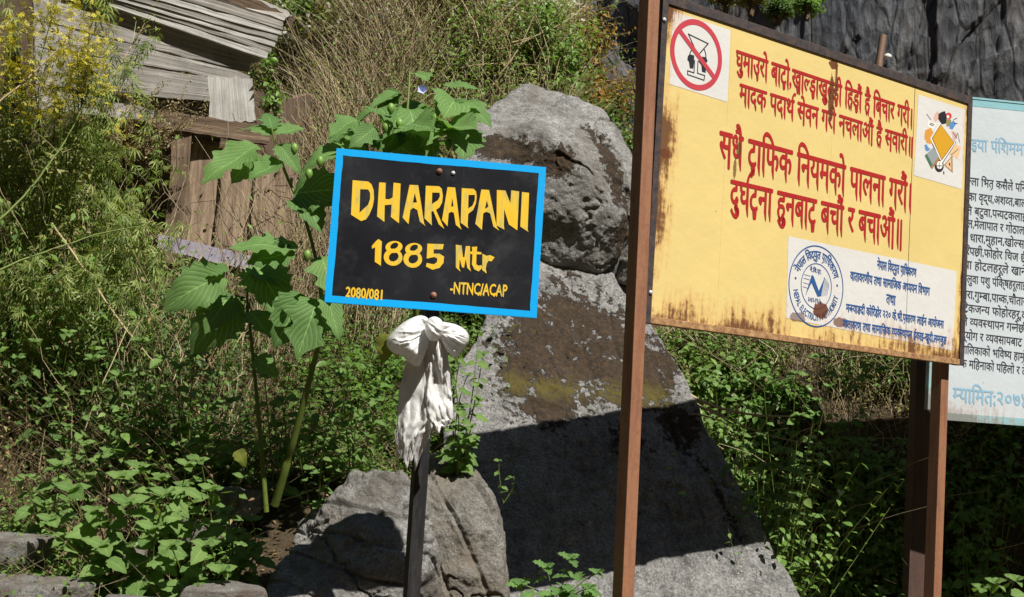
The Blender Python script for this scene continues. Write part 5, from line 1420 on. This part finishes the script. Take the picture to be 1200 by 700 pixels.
small_plant('climbing_plant', 'leafy climber growing up the slab between the white scarf and the boulder', 'plant', at(535, 560, 5.2), [at(548, 440, 5.25), at(562, 470, 5.3), at(545, 400, 5.3), at(566, 415, 5.4), at(535, 480, 5.1), at(540, 385, 5.3), at(560, 390, 5.4), at(552, 500, 5.1), at(530, 430, 5.2), at(555, 515, 5.1)], 12, .065)
small_plant('leafy_plant', 'thin shaded sprig on the slab right of the climber', 'plant', at(590, 590, 5.2), [at(585, 540, 5.2), at(600, 560, 5.2)], 6, .035, r=.002)
for k, (px, py, d, lb_) in enumerate([(885, 570, 6.45, 'broad leaved plant in the shade right of the slab'), (960, 600, 7.75, 'shaded plant between slab and dark brown post'), (1020, 540, 7.95, 'shaded plant just left of the dark brown post'), (930, 470, 7.8, 'leafy plant in full sun under the yellow board'), (1000, 440, 7.9, 'sunlit plant tucked below the lower right part of the yellow board'), (850, 470, 7.7, 'sunlit leafy plant by the bare twigs at the slab crest'), (1150, 600, 7.8, 'shaded plant under the white board'), (910, 540, 7.9, 'plant at the border of sun and shade right of the slab')]):
    small_plant('leafy_plant', lb_, 'plant', base_at(px, py + 40, d), [at(px + rng.uniform(-45, 45), py + rng.uniform(-45, 20), d - .25) for q in range(6)], 10, .085, r=.004)
# bare twigs springing from behind the slab
tw = [((792, 452, 6.5), (840, 490, 6.4), (925, 488, 6.5), .011), ((800, 470, 6.5), (830, 478, 6.4), (860, 498, 6.4), .008), ((830, 478, 6.45), (900, 520, 6.3), (965, 520, 6.5), .005), ((812, 485, 6.4), (850, 490, 6.3), (872, 512, 6.3), .005), ((860, 485, 6.45), (880, 450, 6.4), (935, 440, 6.5), .004)]
te = empty('fallen_branch', at(792, 452, 6.5), 'bare forked brown branch lying from the slab crest towards the undergrowth', 'branch')
for a, b, c, r_2 in tw: tube_part('twig', bezier(at(*a), at(*b), at(*c), 14), r_2, r_2 * .4, ST, te, 6)
# hillside shrubs one can tell apart
shr = [((625, 100, 9.0), [(600, 20), (640, 30), (660, 60), (620, 60), (650, 90), (590, 50), (670, 85), (635, 5)], LG, 'dense green shrub on the hill left of the rock outcrop', (.05, .08), None),
       ((560, 120, 9.0), [(520, 30), (550, 40), (575, 20), (540, 80), (590, 90), (560, 70)], LG, 'leafy green shrub in the middle of the upper hillside', (.05, .08), None),
       ((500, 100, 9.5), [(450, 20), (480, 10), (520, 20), (470, 60), (510, 60)], LY_, 'olive green shrub with white flower heads at the top centre', (.04, .07), (WF, 10, .03, .07)),
       ((400, 80, 9.5), [(370, 10), (400, 0), (430, 20), (390, 40), (350, 30)], LY_, 'straw coloured flowering shrub above the hut roof end', (.04, .07), (WF, 12, .03, .08)),
       ((700, 160, 13.5), [(690, 70), (705, 100), (720, 130), (735, 165), (700, 130)], OF, 'orange brown bushes trailing down the edge of the hill spur', (.07, .12), None),
       ((660, 60, 13.5), [(645, 25), (665, 30), (680, 55), (650, 45), (675, 20)], OF, 'orange yellow tuft capping the rock outcrop', (.06, .10), None),
       ((725, 190, 12.5), [(715, 150), (735, 175), (742, 190), (725, 170)], LD, 'green bush behind the shoulder of the rounded boulder', (.07, .11), None),
       ((360, 30, 9.5), [(340, 5), (355, -5), (380, 0)], LG, 'green shrub with yellow leaves beside the roof peak', (.05, .08), (YF, 6, .03, .06))]
for (rp, tips, mt, lb_, L, fw) in shr:
    p = at(*rp); d = rp[2]
    fine_plant('hill_shrub', lb_, 'shrub', p, [at(a + rng.uniform(-8, 8), b + rng.uniform(-6, 6), d + rng.uniform(-.5, .3)) for a, b in tips], mt, BS, SI, 16, L, .5, None, 16, .045 * d, .006, .2, .15, fw)
# pale arching dead branches on the hill
db_ = empty('dead_branch', at(560, 60, 8.6), 'pale bare arching branches on the upper hillside above the rounded boulder', 'branch')
for a, b, c, r_2 in [((560, 65, 8.5), (590, 20, 8.4), (620, -8, 8.5), .008), ((570, 60, 8.5), (620, 55, 8.4), (650, 25, 8.6), .006), ((600, 50, 8.4), (650, 40, 8.4), (688, 5, 8.8), .005), ((540, 80, 8.4), (580, 70, 8.3), (640, 78, 8.6), .006), ((585, 88, 8.3), (610, 60, 8.3), (625, 20, 8.4), .005)]:
    tube_part('twig', bezier(at(*a), at(*b), at(*c), 14), r_2, r_2 * .35, ST, db_, 6)
# trees clinging to the far cliff
for k, (px, py, d, s, lb_) in enumerate([(880, -2, 84, 1.2, 'sunlit green tree on the cliff ledge above the yellow board'), (912, 14, 82, .8, 'smaller dark tree on the cliff just above the board edge'), (945, 6, 84, 1.0, 'dark tree at the top of the photo on the cliff'), (850, -3, 84, 1.1, 'tree on the cliff at the top edge, leftmost of the four'),
                                      ]):
    p = at(px, py, d); b = p - Z * s * 1.0
    e = empty('cliff_tree', b, lb_, 'tree', 'trees on the cliff')
    tube_part('trunk', bezier(b, b + Z * s * .5 + [.2, 0, 0], p, 8), .22, .08, BS, e, 7)
    n = 90; q = rng.normal(0, 1, (n, 3)); q = p + q / np.linalg.norm(q, axis=1)[:, None] * (rng.random((n, 1)) ** .4) * [s * .85, s * .85, s * .6] * (1 + .35 * rng.normal(0, 1, (n, 1)))
    LP, D, N, L, S = sprigs(q, unit(q - b), np.full(n, .55), 16, np.full(n, .32), .4, .3)
    leaf_object('crown', LP, D, N, L, L * .6, SI, (LY_, LD, LG, LY_)[k], e)
    stem_object('limb', np.stack([np.repeat(p[None] - Z * .6, 24, 0) + (q[:24] - p + Z * .6) * t for t in (0, .4, .7, 1)], 1), .06, .02, BS, e)

fine_plant('dry_climber', 'brownish seeding climber hanging over the lintel beam of the hut', 'plant', at(150, 190, 6.6), [at(a, b, 6.5) for a, b in ((180, 110), (210, 120), (235, 135), (150, 100), (205, 150), (190, 175), (120, 120), (100, 140))], leaf_mat('seed_husk', (.14, .10, .05), (.26, .20, .10), (.40, .34, .19), .2), ST, SI, 22, (.012, .026), .5, None, 14, .16, .0028, .5, 0)
fine_plant('leafy_creeper', 'thin green creeper under the roof corner of the hut', 'plant', at(322, 150, 7.1), [at(a, b, 7.0) for a, b in ((312, 75), (325, 95), (318, 115))], LG, GS, OV, 9, (.03, .05), .6, None, 4, .1, .002, .4)
